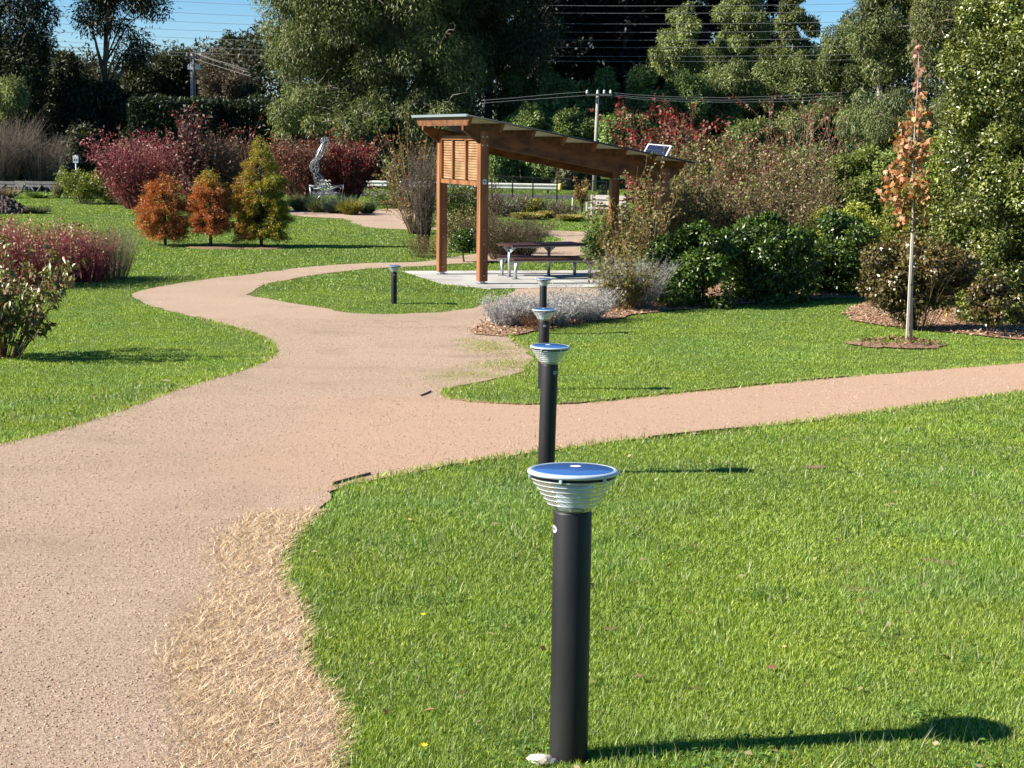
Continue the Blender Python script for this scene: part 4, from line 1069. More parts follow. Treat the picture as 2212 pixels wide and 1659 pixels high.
# ================================================================== PLANTS
EUC = [A(120, 134, 70, .77), A(100, 116, 58, .73), A(142, 150, 86, .77), A(84, 98, 48, .68), A(128, 128, 72, .72)]
EUCD = [A(70, 80, 42, .54), A(52, 62, 34, .5), A(98, 102, 54, .58), A(42, 50, 30, .5)]  # dark gum foliage: shade on the left trees put into the colour
PALEEUC = [A(156, 168, 98, .8), A(132, 148, 80, .78), A(174, 178, 114, .8), A(114, 130, 68, .72)]
BROAD = [A(130, 154, 80, .8), A(104, 130, 62, .75), A(152, 172, 100, .8), A(84, 108, 50, .7)]
PINE = [A(18, 24, 18, .4), A(24, 30, 22, .4), A(14, 19, 16, .4)]  # near-black foliage: deep shade of the wood put into the colour
HEDGE = [A(48, 66, 34, .5), A(64, 84, 42, .52), A(36, 52, 28, .5)]
OLIVE = [A(150, 140, 66, .62), A(120, 116, 54, .6), A(170, 150, 84, .62), A(128, 96, 50, .6)]
REDL = [A(168, 44, 48, .62), A(132, 38, 40, .6), A(190, 70, 64, .62), A(120, 60, 44, .6)]
BROWNL = [A(146, 118, 76, .62), A(116, 96, 60, .58), A(186, 164, 124, .68), A(124, 120, 64, .64), A(128, 92, 62, .58), A(92, 88, 50, .56), A(140, 130, 76, .64)]
LAUREL = [A(92, 122, 42, .7), A(70, 102, 34, .64), A(126, 150, 58, .74), A(48, 74, 26, .55)]
BRIGHT = [A(132, 146, 50, .62), A(100, 122, 40, .58), A(164, 172, 80, .66), A(78, 100, 34, .54), A(186, 188, 112, .68)]

def Pbox(x0, y0, x1, y1, Y):
    a, b = at(x0, y0, Y), at(x1, y1, Y)
    return Vector(((a.x+b.x)/2, Y, (a.z+b.z)/2)), abs(b.x-a.x)/2, abs(a.z-b.z)/2

CNT = [100]
def tree(name, label, cat, box, Y, pal, n, L, Wd, ncl=26, clr=.3, droop=.3, shape='ell', dep=.85, trunk=None, r0=None, mat='leaf', bark='darkbark', group=None,
         nl=9, shell=.5, upb=.4, tint=.22, base_px=None, out=.6, top=.75, extra=None):
    CNT[0] += 1; rs = np.random.RandomState(CNT[0]*7+3)
    if Y > 60: L, Wd, n = L*.66, Wd*.74, int(n*2.1)
    elif n > 3000: n = int(n*1.5)
    c, rx, rzz = Pbox(*box, Y); gzz = g1(c.x, Y)
    bx = at(trunk, 400, Y).x if trunk is not None else c.x
    base = Vector((bx, Y, g1(bx, Y)))
    t = thing(name, base, label, cat, group)
    rad = (rx, min(rx, 6.)*dep if rx > 6 else rx*dep, rzz)
    V, Fc, col, C, sz = crown_mesh(rs, c, rad, ncl, clr, n, L, Wd, pal, droop, shape, out, shell, gzz+.02, tint, upb)
    np_mesh('crown', V, Fc, M[mat], t, col, base)
    r0 = r0 or max(.02, rzz*.03)
    limbs(base-Vector((0, 0, .1)), C, r0, top, nl, rs).build('trunk', M[bark], t)
    if extra: extra(t, rs, C, sz, base)
    return t

def pale_twigs(k, pal=None, Ls=2.2, r=.035):
    """bare pale dead branches poking out of a gum crown"""
    def fn(t, rs, C, sz, base):
        i = rs.randint(0, len(C), k); d = unit(rs.randn(k, 3)*np.array([1, .5, .55])+np.array([0, -.75, -.05]))
        P = C[i]+d*sz[i][:, None]*rs.uniform(.5, .85, (k, 1)); tt = np.linspace(0, 1, 5)
        ln = rs.uniform(.4, 1, k)*Ls; d2 = unit(d*.5+rs.randn(k, 3)*np.array([1, .3, .5]))
        Pl = P[:, None]+d2[:, None]*ln[:, None, None]*tt[None, :, None]+rs.randn(k, 5, 3)*.09*Ls*tt[None, :, None]
        R = r*(1-.75*tt)[None]*rs.uniform(.6, 1.2, (k, 1))
        j = rs.randint(1, 4, k*2); ii = np.tile(np.arange(k), 2); st = Pl[ii, j]; d3 = unit(d2[ii]+rs.randn(k*2, 3)*.7)
        P2 = st[:, None]+d3[:, None]*(ln[ii]*.4)[:, None, None]*tt[None, :, None]+rs.randn(k*2, 5, 3)*.05*Ls*tt[None, :, None]
        Pl = np.concatenate([Pl, P2]); R = np.concatenate([R, r*.6*(1-.75*tt)[None]*np.ones((k*2, 1))])
        build_twigs('dead_twigs', rs, Pl, R, pal or [A(206, 190, 166, .62), A(176, 160, 136, .6), A(150, 132, 110, .6)], t, base, 4)  # loose dead branches, not joined to the trunk
    return fn

# ---------------------------------------------- far background, left
tree('gum_tree', 'tall dark gum tree cut by the left edge of the photo', 'tree', (-150, -190, 140, 300), 96, EUCD, 15000, .42, .12, 46, .27, .6, shell=.4, trunk=20, r0=.4, bark='darkbark', group='tall gum trees along the road', extra=pale_twigs(16), dep=.7)
tree('gum_tree', 'tall open gum tree on the left with blue sky showing through its thin crown', 'tree', (135, -230, 362, 210), 98, EUCD, 6500, .42, .11, 40, .24, .6, shell=.35, trunk=203, r0=.22, bark='bark', nl=26, top=.95, group='tall gum trees along the road', dep=.8)
tree('shade_tree', 'dark leafy tree below the open gum, behind the small white road sign', 'tree', (110, 140, 300, 350), 97.5, EUCD, 9000, .38, .12, 30, .3, .4, trunk=215, r0=.2)
tree('shade_tree', 'dark undergrowth tree at far left above the bare twiggy shrubs', 'tree', (-60, 190, 130, 345), 95, EUCD, 6500, .38, .12, 24, .34, .4, r0=.2)
tree('wattle_tree', 'pale olive wattle at the left edge under the dark gum', 'tree', (-50, 148, 68, 255), 91, PALEEUC[1:]+EUC[:1], 4500, .34, .07, 18, .33, .6, r0=.14)
tree('shade_tree', 'dense dark rounded tree left of the pale utility pole', 'tree', (240, 78, 345, 320), 104, EUCD, 8000, .4, .13, 26, .33, .4, trunk=300, r0=.25)
tree('shade_tree', 'dark rounded tree whose top rises just left of the pale utility pole', 'tree', (325, 76, 425, 320), 106, EUCD, 8000, .4, .13, 26, .33, .4, trunk=385, r0=.25)
tree('bare_tree', 'greyish brown half bare tree behind the pale utility pole', 'tree', (412, 84, 540, 300), 112, [A(132, 116, 92, .58), A(106, 94, 74, .56), A(92, 90, 60, .55), A(150, 128, 104, .6)], 9500, .3, .07, 30, .3, .2, trunk=470, r0=.25, nl=22, shell=.3)
tree('conifer_tree', 'distant dark conifer tip showing above the half bare tree', 'tree', (462, 34, 530, 250), 135, EUCD[:2]+EUC[1:2], 7000, .5, .14, 80, .5, .2, shape='cone', r0=.3)
tree('shade_tree', 'small dark tree filling the gap between the hedge and the big gum', 'tree', (500, 190, 615, 330), 97, EUCD+EUC[1:2], 5500, .36, .12, 22, .34, .4, r0=.16)

def hedge(name, label, cat, px, Y, depth, pal, n, L, Wd, mat='leaf', wob=.12, group=None):
    CNT[0] += 1; rs = np.random.RandomState(CNT[0]*7+3)
    a, b = at(px[0], px[1], Y), at(px[2], px[1], Y); x0, x1 = a.x, b.x; base = Vector(((x0+x1)/2, Y, g1((x0+x1)/2, Y))); hh = a.z-base.z
    t = thing(name, base, label, cat, group)
    f = rs.rand(n); P = np.empty((n, 3)); nr = np.zeros((n, 3)); u, v = rs.rand(n), rs.rand(n)
    ft = f < .62; tp = (f >= .62) & (f < .9); en = f >= .9
    P[ft] = np.stack([x0+u*(x1-x0), np.full(n, -depth/2), v*hh], 1)[ft]; nr[ft] = (0, -1, .2)
    P[tp] = np.stack([x0+u*(x1-x0), (v-.5)*depth, np.full(n, hh)], 1)[tp]; nr[tp] = (0, 0, 1)
    P[en] = np.stack([np.where(u < .5, x0, x1), (rs.rand(n)-.5)*depth, v*hh], 1)[en]; nr[en] = np.stack([np.where(u < .5, -1., 1.), 0*u, 0*u], 1)[en]
    P[:, 1] += Y; P[:, 2] += base.z
    bump = noise2(P[:, 0]*1.0+P[:, 2]*.37, P[:, 2]+P[:, 1], 1.1, CNT[0])-.5
    P += nr*(bump*wob*4+rs.randn(n)*wob*.7)[:, None]
    ax = nr*.5+rs.randn(n, 3)*.7; col = pick(rs, pal, n)
    V, Fc = leaf_quads(P, ax, nr+rs.randn(n, 3)*.6, L*rs.uniform(.6, 1.3, n), Wd*rs.uniform(.7, 1.3, n))
    np_mesh('foliage', V, Fc, M[mat], t, np.repeat(col, 4, 0), base)
    tw = MB()
    for k in range(int((x1-x0)/.8)): xx = x0+.4+k*.8; tw.tube([(xx, Y, base.z-.1), (xx+.05, Y, base.z+hh*.75)], [.06, .03], 6)
    tw.build('stems', M['darkbark'], t)
    core = MB(); core.box((base.x, Y, base.z+hh*.46), (x1-x0-.5, depth-.5, hh*.9)); core.build('dark_core', M['hedgecore'], t)  # solid near-black box filling the hedge behind its leaves
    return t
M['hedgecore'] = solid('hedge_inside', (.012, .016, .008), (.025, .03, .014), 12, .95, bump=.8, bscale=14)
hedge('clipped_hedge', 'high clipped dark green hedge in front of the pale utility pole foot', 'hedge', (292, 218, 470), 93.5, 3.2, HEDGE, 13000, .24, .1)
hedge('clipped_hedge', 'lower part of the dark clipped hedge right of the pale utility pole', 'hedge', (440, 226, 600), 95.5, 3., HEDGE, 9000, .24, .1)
tree('small_tree', 'small red leaved tree top peeping over the dark hedge right end', 'tree', (495, 208, 545, 260), 100, REDL, 900, .26, .12, 10, .4, .2, r0=.08)

for k, (bx, Y, n_, lab) in enumerate([((40, 70, 190, 330), 106, 9000, 'dark leafy tree filling the gap right of the tall gum at the left edge'), ((130, 165, 260, 340), 108, 7000, 'dark leafy tree directly behind the trunk of the open gum'), ((290, 130, 430, 320), 110, 8000, 'dark tree rising behind the left half of the clipped hedge'), ((80, 250, 230, 418), 90, 7000, 'dark shrub mass behind the timber fence end post'), ((-60, 240, 110, 415), 92, 7000, 'dark shrub mass behind the leafless shrubs at the left edge'), ((440, 120, 560, 310), 118, 8000, 'dim brownish tree between the pale utility pole and the big gum')]):
    tree('shade_tree', lab, 'tree', bx, Y, EUCD if k < 5 else [A(112, 100, 74, .55), A(90, 84, 60, .52)], n_, .42, .15, 30, .33, .4, r0=.2)
# ---------------------------------------------- big gum and the dark wood
tree('gum_tree', 'huge spreading olive green gum tree filling the centre top of the photo', 'tree', (500, -330, 1120, 325), 97, EUC, 95000, .40, .085, 210, .18, .75, shell=.42, trunk=880, r0=.75, bark='bark', nl=40, top=.9, group='tall gum trees along the road', extra=pale_twigs(95, Ls=2.6), dep=.9)
tree('gum_tree', 'darker gum tree overlapping the right side of the huge spreading gum', 'tree', (930, -260, 1205, 300), 100, EUCD+EUC[1:2], 30000, .40, .09, 60, .26, .7, shell=.42, trunk=1050, r0=.4, bark='darkbark', nl=16, group='tall gum trees along the road', extra=pale_twigs(26), dep=.9)
tree('gum_tree', 'low olive gum foliage hanging left of the wire sculpture head', 'tree', (560, 180, 870, 345), 94, EUC, 18000, .38, .08, 36, .28, .8, shell=.42, trunk=790, r0=.2, bark='gumbark', extra=pale_twigs(20))
tree('gum_tree', 'low olive gum foliage just above the high end of the shelter roof', 'tree', (800, 160, 1060, 335), 94.5, EUC+EUCD[:1], 18000, .38, .08, 30, .3, .8, shell=.42, trunk=905, r0=.25, bark='gumbark', extra=pale_twigs(16))
for k, (x, w, top) in enumerate([(1190, 110, -200), (1265, 120, -260), (1350, 120, -230), (1440, 120, -250), (1530, 120, -210), (1615, 110, -190)]):
    tree('pine_tree', ['first', 'second', 'third', 'fourth', 'fifth', 'last'][k]+' of the shade-darkened pines of the dark wood, counted from the big gum', 'tree', (x-w/2-30, top, x+w/2+30, 300), 121+(k % 2)*3, PINE, 16000, .75, .22, 60, .3, .25, shape='col', r0=.35, group='pines of the dark wood', tint=.15)

# ---------------------------------------------- wooded bank, right
tree('bank_tree', 'cone topped pale olive tree rising in front of the dark wood', 'tree', (1398, 5, 1540, 175), 108, PALEEUC+EUC[:1], 9500, .36, .1, 34, .3, .6, shape='egg', r0=.25, group='trees on the wooded bank', bark='gumbark')
tree('bank_tree', 'pale olive tree second from the dark wood, touching the top of the photo', 'tree', (1530, -40, 1672, 150), 108.5, PALEEUC, 9500, .36, .1, 34, .3, .6, shape='egg', r0=.25, group='trees on the wooded bank', bark='gumbark')
tree('bank_tree', 'greyer dome shaped tree with blue sky close on both sides', 'tree', (1664, -32, 1770, 170), 112, EUC, 8000, .36, .1, 28, .3, .6, shape='egg', r0=.25, group='trees on the wooded bank')
tree('bank_tree', 'olive tree under the right hand patch of blue sky', 'tree', (1758, 22, 1880, 260), 106, EUC+PALEEUC[1:2], 10000, .36, .1, 34, .3, .6, r0=.25, group='trees on the wooded bank')
tree('bank_tree', 'rounded olive tree midway up the bank below the dome shaped one', 'tree', (1620, 95, 1785, 280), 103, EUC+PALEEUC[1:2], 11000, .36, .1, 34, .3, .6, r0=.25, group='trees on the wooded bank')
tree('bank_tree', 'olive tree above the upper right power lines and red leaved shrub', 'tree', (1490, 95, 1650, 300), 101, PALEEUC+EUC, 10000, .36, .1, 34, .3, .6, r0=.25, group='trees on the wooded bank')
tree('bank_tree', 'tall dark olive gum reaching the top edge behind the staked sapling', 'tree', (1830, -120, 2010, 190), 101, EUC+EUCD[:1], 13000, .38, .09, 44, .26, .7, r0=.35, group='trees on the wooded bank', bark='gumbark', extra=pale_twigs(18))
tree('bank_tree', 'tall brownish gum between the sapling top and the bright leafed tree', 'tree', (1960, -140, 2160, 250), 98, EUC+[A(120, 106, 70, .6)], 14000, .38, .09, 46, .26, .7, r0=.35, group='trees on the wooded bank', bark='gumbark', extra=pale_twigs(34))
tree('bank_tree', 'drooping grey green tree left of the sapling crown', 'tree', (1810, 150, 1990, 380), 90, EUC+PALEEUC[1:2], 13000, .40, .06, 40, .27, 1.1, r0=.25, group='trees on the wooded bank', extra=pale_twigs(22, Ls=1.6))
tree('bank_tree', 'grey green tree with bare pale twigs right of the sapling crown', 'tree', (1940, 180, 2110, 400), 88, EUC, 11000, .38, .07, 36, .27, .9, r0=.25, group='trees on the wooded bank', extra=pale_twigs(30, Ls=1.8))
tree('bank_tree', 'olive green tree above the leafless pale stems on the bank', 'tree', (1660, 200, 1840, 360), 93, EUC+PALEEUC[1:2], 10000, .36, .09, 34, .3, .7, r0=.22, group='trees on the wooded bank')
for k, (bx, Y, lab) in enumerate([((1062, 118, 1175, 300), 100, 'bushy green tree against the right edge of the big gum'), ((1150, 140, 1265, 330), 98, 'bushy green tree left of the timber utility pole top'), ((1240, 124, 1350, 320), 99, 'bushy green tree directly behind the timber utility pole top'),
        ((1330, 128, 1445, 320), 98, 'bushy green tree right of the timber utility pole, below the dark wood'), ((1075, 215, 1185, 345), 94, 'green shrub tree above the middle of the shelter roof'), ((1285, 215, 1430, 370), 93, 'green shrub tree close behind the solar panel end of the shelter roof'),
        ((1165, 235, 1300, 350), 94, 'green shrub tree left of the timber utility pole shaft'), ((1420, 140, 1530, 330), 99, 'bushy tree in the hollow below the cone topped olive tree')]):
    tree('bushy_tree', lab, 'tree', bx, Y, BROAD+EUC[:1], 9000, .34, .13, 34, .3, .35, r0=.18, group='bushy green trees behind the road')
for k, (bx, Y, lab) in enumerate([((1040, 318, 1130, 418), 92.5, 'dark green shrub behind the fence, seen left under the shelter roof'), ((1110, 322, 1215, 408), 93, 'green shrub behind the guardrail, seen in the middle under the shelter roof'), ((1195, 335, 1300, 408), 92, 'grey green twiggy shrub behind the guardrail end under the roof')]):
    tree('roadside_shrub', lab, 'shrub', bx, Y, BROAD if k < 2 else [A(130, 124, 92, .6), A(104, 104, 74, .58)], 5000, .3, .12, 22, .34, .35, r0=.1, group='shrubs behind the guardrail')
for k, (bx, lab) in enumerate([((700, 300, 860, 420), 'dark shrub mass behind the red maple, left of the guardrail'), ((820, 320, 960, 420), 'grey green shrub behind the bare upright shrub'), ((540, 290, 720, 420), 'dark shrub mass behind the red brown shrub and sculpture'), ((280, 290, 460, 420), 'dark shrub mass behind the maroon shrub on the left'), ((420, 300, 560, 420), 'dark shrub mass behind the brown shrub and yellow green cypress'), ((150, 300, 300, 415), 'dark shrub mass behind the white road sign')]):
    tree('roadside_shrub', lab, 'shrub', bx, 92+k*.4, EUCD+(BROAD[3:] if k in (1,) else []), 5500, .34, .13, 22, .34, .35, r0=.12, group='dark shrubs along the far side of the road')

for k, (bx, Y, lab) in enumerate([((1560, 230, 1720, 400), 84, 'olive shrub tree behind the middle of the brown autumn shrubs'), ((1680, 300, 1860, 440), 80, 'olive shrub tree behind the left side of the rounded green tree'), ((1900, 300, 2090, 460), 76, 'grey green shrub tree behind the sapling at crown height'), ((1440, 300, 1600, 430), 82, 'olive shrub tree behind the red leaved shrub'), ((2020, 200, 2230, 470), 74, 'dark green tree behind the left edge of the tall bright tree')]):
    tree('bushy_tree', lab, 'tree', bx, Y, EUC+BROAD[:2], 8000, .32, .12, 34, .32, .4, r0=.14, group='bushy green trees behind the road')
for k, (bx, Y, lab) in enumerate([((1465, 70, 1575, 270), 113, 'dim tree filling the gap between the cone topped and the second pale olive tree'), ((1600, 60, 1705, 240), 114, 'dim tree filling the gap left of the dome shaped tree'), ((1715, 75, 1815, 260), 113, 'dim tree filling the gap right of the dome shaped tree')]):
    tree('bank_tree', lab, 'tree', bx, Y, EUC, 8000, .36, .1, 30, .32, .5, r0=.2, group='trees on the wooded bank')
# ---------------------------------------------- shrubs: stems plus leaves along them
def shrub(name, label, cat, box, Y, stem_pal, leaf_pal, ns, nleaf, L, Wd, r=.008, side=2, spread=None, mat='leaf', up_from=.3, basew=.3, curve=.12, group=None, droop=.2, K=6, hv=.35, origin=None, dep=1., outfan=False):
    CNT[0] += 1; rs = np.random.RandomState(CNT[0]*7+3)
    if Y is None: Y = ground((box[0]+box[2])/2, box[3]).y
    c, rx, rzz = Pbox(*box, Y); base = Vector((c.x, Y, g1(c.x, Y))); hgt = at(c.x*F/Y+W/2, box[1], Y).z-base.z
    t = thing(name, base, label, cat, group)
    sp_ = spread if spread is not None else rx/hgt*1.05
    Pl, R = twig_set(rs, base, ns, hgt, sp_, r, K, 1., side, curve, basew*rx, hv)
    build_twigs('stems', rs, Pl, R, stem_pal, t, base)
    if nleaf:
        i = rs.randint(0, len(Pl), nleaf); tt = up_from+(1-up_from)*np.sqrt(rs.rand(nleaf)); f = tt*(Pl.shape[1]-1); j = np.minimum(f.astype(int), Pl.shape[1]-2); fr_ = (f-j)[:, None]
        P = Pl[i, j]*(1-fr_)+Pl[i, j+1]*fr_ + rs.randn(nleaf, 3)*L*.4
        tan = unit(Pl[i, j+1]-Pl[i, j]); ax = tan*.4+rs.randn(nleaf, 3)*.7; ax[:, 2] -= droop
        nr = rs.randn(nleaf, 3)*.7+np.array([-.1, -.2, .6])
        V, Fc = leaf_quads(P, ax, nr, L*rs.uniform(.6, 1.3, nleaf), Wd*rs.uniform(.7, 1.3, nleaf))
        np_mesh('leaves', V, Fc, M[mat], t, np.repeat(pick(rs, leaf_pal, nleaf), 4, 0), base)
    return t
GREYT = [A(150, 134, 118, .6), A(120, 104, 92, .58), A(96, 84, 74, .56), A(170, 150, 130, .6)]
MAROON = [A(164, 86, 90, .8), A(138, 70, 74, .76), A(190, 118, 112, .82), A(122, 76, 66, .72)]

shrub('bare_shrub', 'large leafless grey brown shrub at the far left edge', 'shrub', (-90, 250, 80, 418), 82, GREYT, GREYT, 420, 1500, .12, .02, .012, 3, group='leafless shrubs at the far left')
shrub('bare_shrub', 'leafless grey brown shrub beside the small white road sign', 'shrub', (20, 285, 152, 418), 82.5, GREYT, GREYT, 330, 900, .12, .02, .012, 3, group='leafless shrubs at the far left')
shrub('variegated_shrub', 'small dark green shrub touching the end post of the timber fence', 'shrub', (130, 376, 162, 428), None, GREYT, BRIGHT[3:4]+LAUREL, 40, 1500, .13, .05, .008, basew=.8)
shrub('variegated_shrub', 'rounded yellow green shrub below the small white road sign', 'shrub', (152, 370, 224, 441), None, GREYT, BRIGHT[:3]+[A(190, 190, 80, .64)], 70, 4200, .14, .05, .008, basew=.8, up_from=.12)
shrub('variegated_shrub', 'smallest yellow tipped shrub at the foot of the maroon shrub', 'shrub', (220, 403, 252, 442), None, GREYT, BRIGHT[:3]+[A(214, 190, 90, .64)], 40, 1300, .13, .05, .008, basew=.8, up_from=.15)
shrub('smoke_bush', 'wide maroon purple shrub behind the left orange cypress', 'shrub', (210, 296, 378, 440), 64, MAROON, MAROON, 330, 10000, .13, .05, .01, 3, hv=.45, up_from=.2, curve=.06, spread=.62)
shrub('columnar_pear', 'narrow dark red leaved columnar tree above the two orange cypresses', 'tree', (384, 250, 430, 440), 62, GREYT, [A(120, 48, 46, .6), A(92, 40, 38, .58), A(176, 140, 130, .62), A(140, 70, 60, .6)], 60, 2600, .15, .085, .012, 2, basew=.3, spread=.07, up_from=.1, curve=.03, hv=.4)
shrub('smoke_bush', 'brownish shrub between the columnar tree and the yellow green cypress', 'shrub', (442, 296, 522, 440), 63, GREYT, [A(152, 116, 84, .7), A(130, 100, 70, .66), A(112, 84, 62, .62), A(150, 98, 88, .66)], 220, 5500, .13, .05, .01, 3, up_from=.2)
shrub('columnar_pear', 'thin red tipped stem rising just left of the yellow green cypress', 'tree', (528, 268, 548, 430), 61, GREYT, [A(150, 62, 52, .6), A(110, 50, 44, .58)], 14, 420, .13, .07, .01, 1, spread=.05)
shrub('smoke_bush', 'red brown shrub between the yellow green cypress and the wire sculpture', 'shrub', (590, 304, 704, 445), 70, GREYT, [A(160, 92, 70, .7), A(132, 76, 58, .66), A(170, 116, 78, .7), A(110, 68, 54, .62)], 240, 8500, .13, .06, .01, 3, up_from=.15)
shrub('japanese_maple', 'dark red rounded maple right of the wire sculpture', 'tree', (694, 302, 810, 445), 71, GREYT, [A(156, 58, 54, .7), A(126, 50, 46, .66), A(92, 48, 40, .6), A(176, 90, 76, .7)], 190, 9500, .14, .07, .014, 3, up_from=.15, hv=.5)
shrub('ground_shrub', 'pinkish brown low shrub behind the first orange cypress', 'shrub', (246, 408, 312, 443), None, GREYT, [A(160, 112, 96, .6), A(140, 96, 84, .6)], 90, 1300, .1, .04, .006, basew=.7)

# three cypresses ------------------------------------------------------
def cypress(label, box, by, pal, n, seed, blunt):
    base = ground((box[0]+box[2])/2, by); Y = base.y; rs = np.random.RandomState(seed)
    c, rx, rzz = Pbox(*box, Y); top = at(0, box[1], Y).z; bot = at(0, box[3], Y).z; t = thing('swamp_cypress', base, label, 'tree', 'young swamp cypresses on the lawn')
    mb = MB(); hgt = top-base.z; mb.tube([base-Vector((0, 0, .05)), base+Vector((.01, 0, hgt*.35)), base+Vector((0, 0, hgt*.95))], [.05, .036, .008], 8)
    nb = 300; zt = rs.rand(nb)**1.15; zz = (bot-base.z)+zt*(hgt-(bot-base.z))*.98
    prof = rx*np.where(zt < .22, .8+.2*zt/.22, (1-((zt-.22)/.8)**blunt).clip(0.05, 1)); th = rs.rand(nb)*6.283; ln = prof*rs.uniform(.62, 1.16, nb)
    d = np.stack([np.cos(th), np.sin(th), rs.uniform(-.1, .35, nb)], 1); tt = np.linspace(0, 1, 5)
    S = np.stack([np.full(nb, base.x), np.full(nb, base.y), base.z+zz-ln*.2], 1)
    Pl = S[:, None]+d[:, None]*ln[:, None, None]*tt[None, :, None]; Pl[:, :, 2] += (ln*.12)[:, None]*np.sin(tt*math.pi)[None]; R = .009*(1-.7*tt)[None]*np.ones((nb, 1))
    mb.build('trunk', M['darkbark'], t); build_twigs('branches', rs, Pl, R, [A(80, 60, 44, .55), A(60, 46, 36, .55)], t, base)
    w = ln**1.6; i = rs.choice(nb, n, p=w/w.sum()); u = .3+.7*np.sqrt(rs.rand(n)); f = u*4; j = np.minimum(f.astype(int), 3); fr_ = (f-j)[:, None]
    P = Pl[i, j]*(1-fr_)+Pl[i, j+1]*fr_+rs.randn(n, 3)*np.array([.05, .05, .045]); ax = d[i]*.6+rs.randn(n, 3)*.5; ax[:, 2] -= .15
    V, Fc = leaf_quads(P, ax, rs.randn(n, 3)*.6+np.array([0, 0, .5]), rs.uniform(.05, .10, n), rs.uniform(.010, .02, n))
    col = pick(rs, pal[0], n); hi = (P[:, 2]-base.z)/hgt; g = (rs.rand(n) < pal[2](hi, (P[:, 0]-base.x)/rx))
    col[g] = pick(rs, pal[1], int(g.sum()))
    np_mesh('crown', V, Fc, M['leaf'], t, np.repeat(col, 4, 0), base)
RUST = [A(212, 132, 74, .8), A(188, 108, 58, .76), A(226, 152, 92, .8), A(164, 98, 56, .7)]
LIME = [A(178, 172, 56, .84), A(152, 154, 50, .8), A(200, 188, 74, .84)]
cypress('leftmost rust orange cypress with a dark bare trunk on the lawn', (298, 368, 416, 505), 531, (RUST, LIME, lambda h, x: .08+0*h), 30000, 71, 2.9)
cypress('middle narrower rust orange cypress with a greenish top', (410, 358, 500, 496), 534, (RUST, LIME, lambda h, x: np.clip((h-.68)*3, 0, .8)), 25000, 72, 2.6)
cypress('tallest yellow green cypress, right of the two rust orange ones', (500, 286, 629, 502), 534, (LIME+[A(100, 108, 36, .6)], RUST, lambda h, x: np.clip(.22-.45*x-.15*h, .03, .5)), 62000, 73, 1.9)
for k, (px, py, w) in enumerate([(468, 536, 70), (565, 536, 60)]):
    p = ground(px, py); s_ = p.y/F; ring = np.array([(p.x+w*s_*math.cos(a), p.y+.5*math.sin(a)) for a in np.linspace(0, 6.2832, 17)[:-1]])
    V = np.concatenate([ring, ring*.0+ring.mean(0)+(ring-ring.mean(0))*.8]); zz = gz(V[:, 0], V[:, 1])+np.concatenate([np.full(16, .0), np.full(16, .035)])
    Fq = [[i, (i+1) % 16, 16+(i+1) % 16, 16+i] for i in range(16)]; o = MB().add([(a, b, c) for (a, b), c in zip(V, zz)], Fq+[list(range(16, 32))]).build('mulch_mound', M['drysoil']); tag(o, kind='structure')

# statue bed ----------------------------------------------------------
def straps(name, label, px, by, hpx, wpx, pal, n, seed, group=None, cat='plant', w=.02, arch=.6, Y=None):
    rs = np.random.RandomState(seed); p = ground(px, by) if Y is None else Vector((at(px, by, Y).x, Y, g1(at(px, by, Y).x, Y))); s_ = p.y/F; h, r = hpx*s_, wpx*s_/2
    th = rs.rand(n)*6.283; q = np.sqrt(rs.rand(n)); B = np.stack([p.x+np.cos(th)*q*r*.4, p.y+np.sin(th)*q*r*.4, np.full(n, p.z)], 1)
    d = np.stack([np.cos(th)*q*r*.75, np.sin(th)*q*r*.75, h*rs.uniform(.6, 1.1, n)], 1); tt = np.linspace(0, 1, 5)
    Pl = B[:, None]+d[:, None]*tt[None, :, None]; Pl[:, :, 2] -= (h*arch*q*rs.rand(n))[:, None]*(tt**2.5)[None]
    R = (w*.5)*np.array([.8, 1, .9, .6, .1])[None]*np.ones((n, 1)); V, Fc = rib_tubes(Pl, R, 3)
    o = np_mesh(name, V, Fc, M['leaf'], None, np.repeat(pick(rs, pal, n), 15, 0), p); tag(o, label, cat, group)
GG = [A(124, 146, 84, .62), A(96, 120, 66, .6), A(150, 164, 110, .62)]; YG = [A(176, 168, 52, .62), A(148, 148, 44, .6), A(196, 184, 80, .62)]; BG = [A(104, 130, 104, .6), A(80, 106, 84, .58), A(132, 150, 124, .6)]
for k, (px, by, hp, wp, pal, n, lab) in enumerate([(650, 456, 34, 60, GG+YG[:1], 500, 'grey green strappy clump at the left end of the sculpture bed'), (686, 459, 32, 60, GG+YG[:1], 520, 'mixed green strappy clump in front of the sculpture base'), (722, 461, 34, 60, BG, 520, 'bluish strappy clump below the right side of the sculpture'),
        (757, 464, 38, 64, YG, 620, 'yellow green strappy clump, brightest in the sculpture bed'), (792, 462, 30, 50, GG[1:2]+[A(70, 88, 40, .58)], 420, 'dark green strappy clump at the right end of the sculpture bed'), (742, 450, 32, 60, BG+GG, 420, 'silvery strappy clump close behind the yellow green one'), (690, 446, 30, 60, GG, 380, 'grey green clump hiding the foot of the wire cage'), (640, 448, 30, 40, YG+GG, 300, 'yellowish clump beside the tall cypress at the bed corner')]):
    straps('strappy_plant', lab, px, by, hp, wp, pal, n, 200+k, 'strappy plants around the sculpture')
straps('long_grass', 'tall pale dry grass tuft against the fence end post', 124, 414, 36, 24, [A(214, 204, 140, .64), A(190, 184, 110, .62)], 260, 230, 'dry grass along the far left fence', Y=73.5)
straps('long_grass', 'pale dry grass behind the soil heap', 14, 418, 26, 60, [A(214, 190, 150, .64), A(190, 166, 120, .62)], 500, 231, 'dry grass along the far left fence', Y=73)
straps('long_grass', 'rough green grass tuft below the middle of the timber fence', 85, 416, 16, 60, GPF, 500, 232, 'dry grass along the far left fence', Y=73.5)
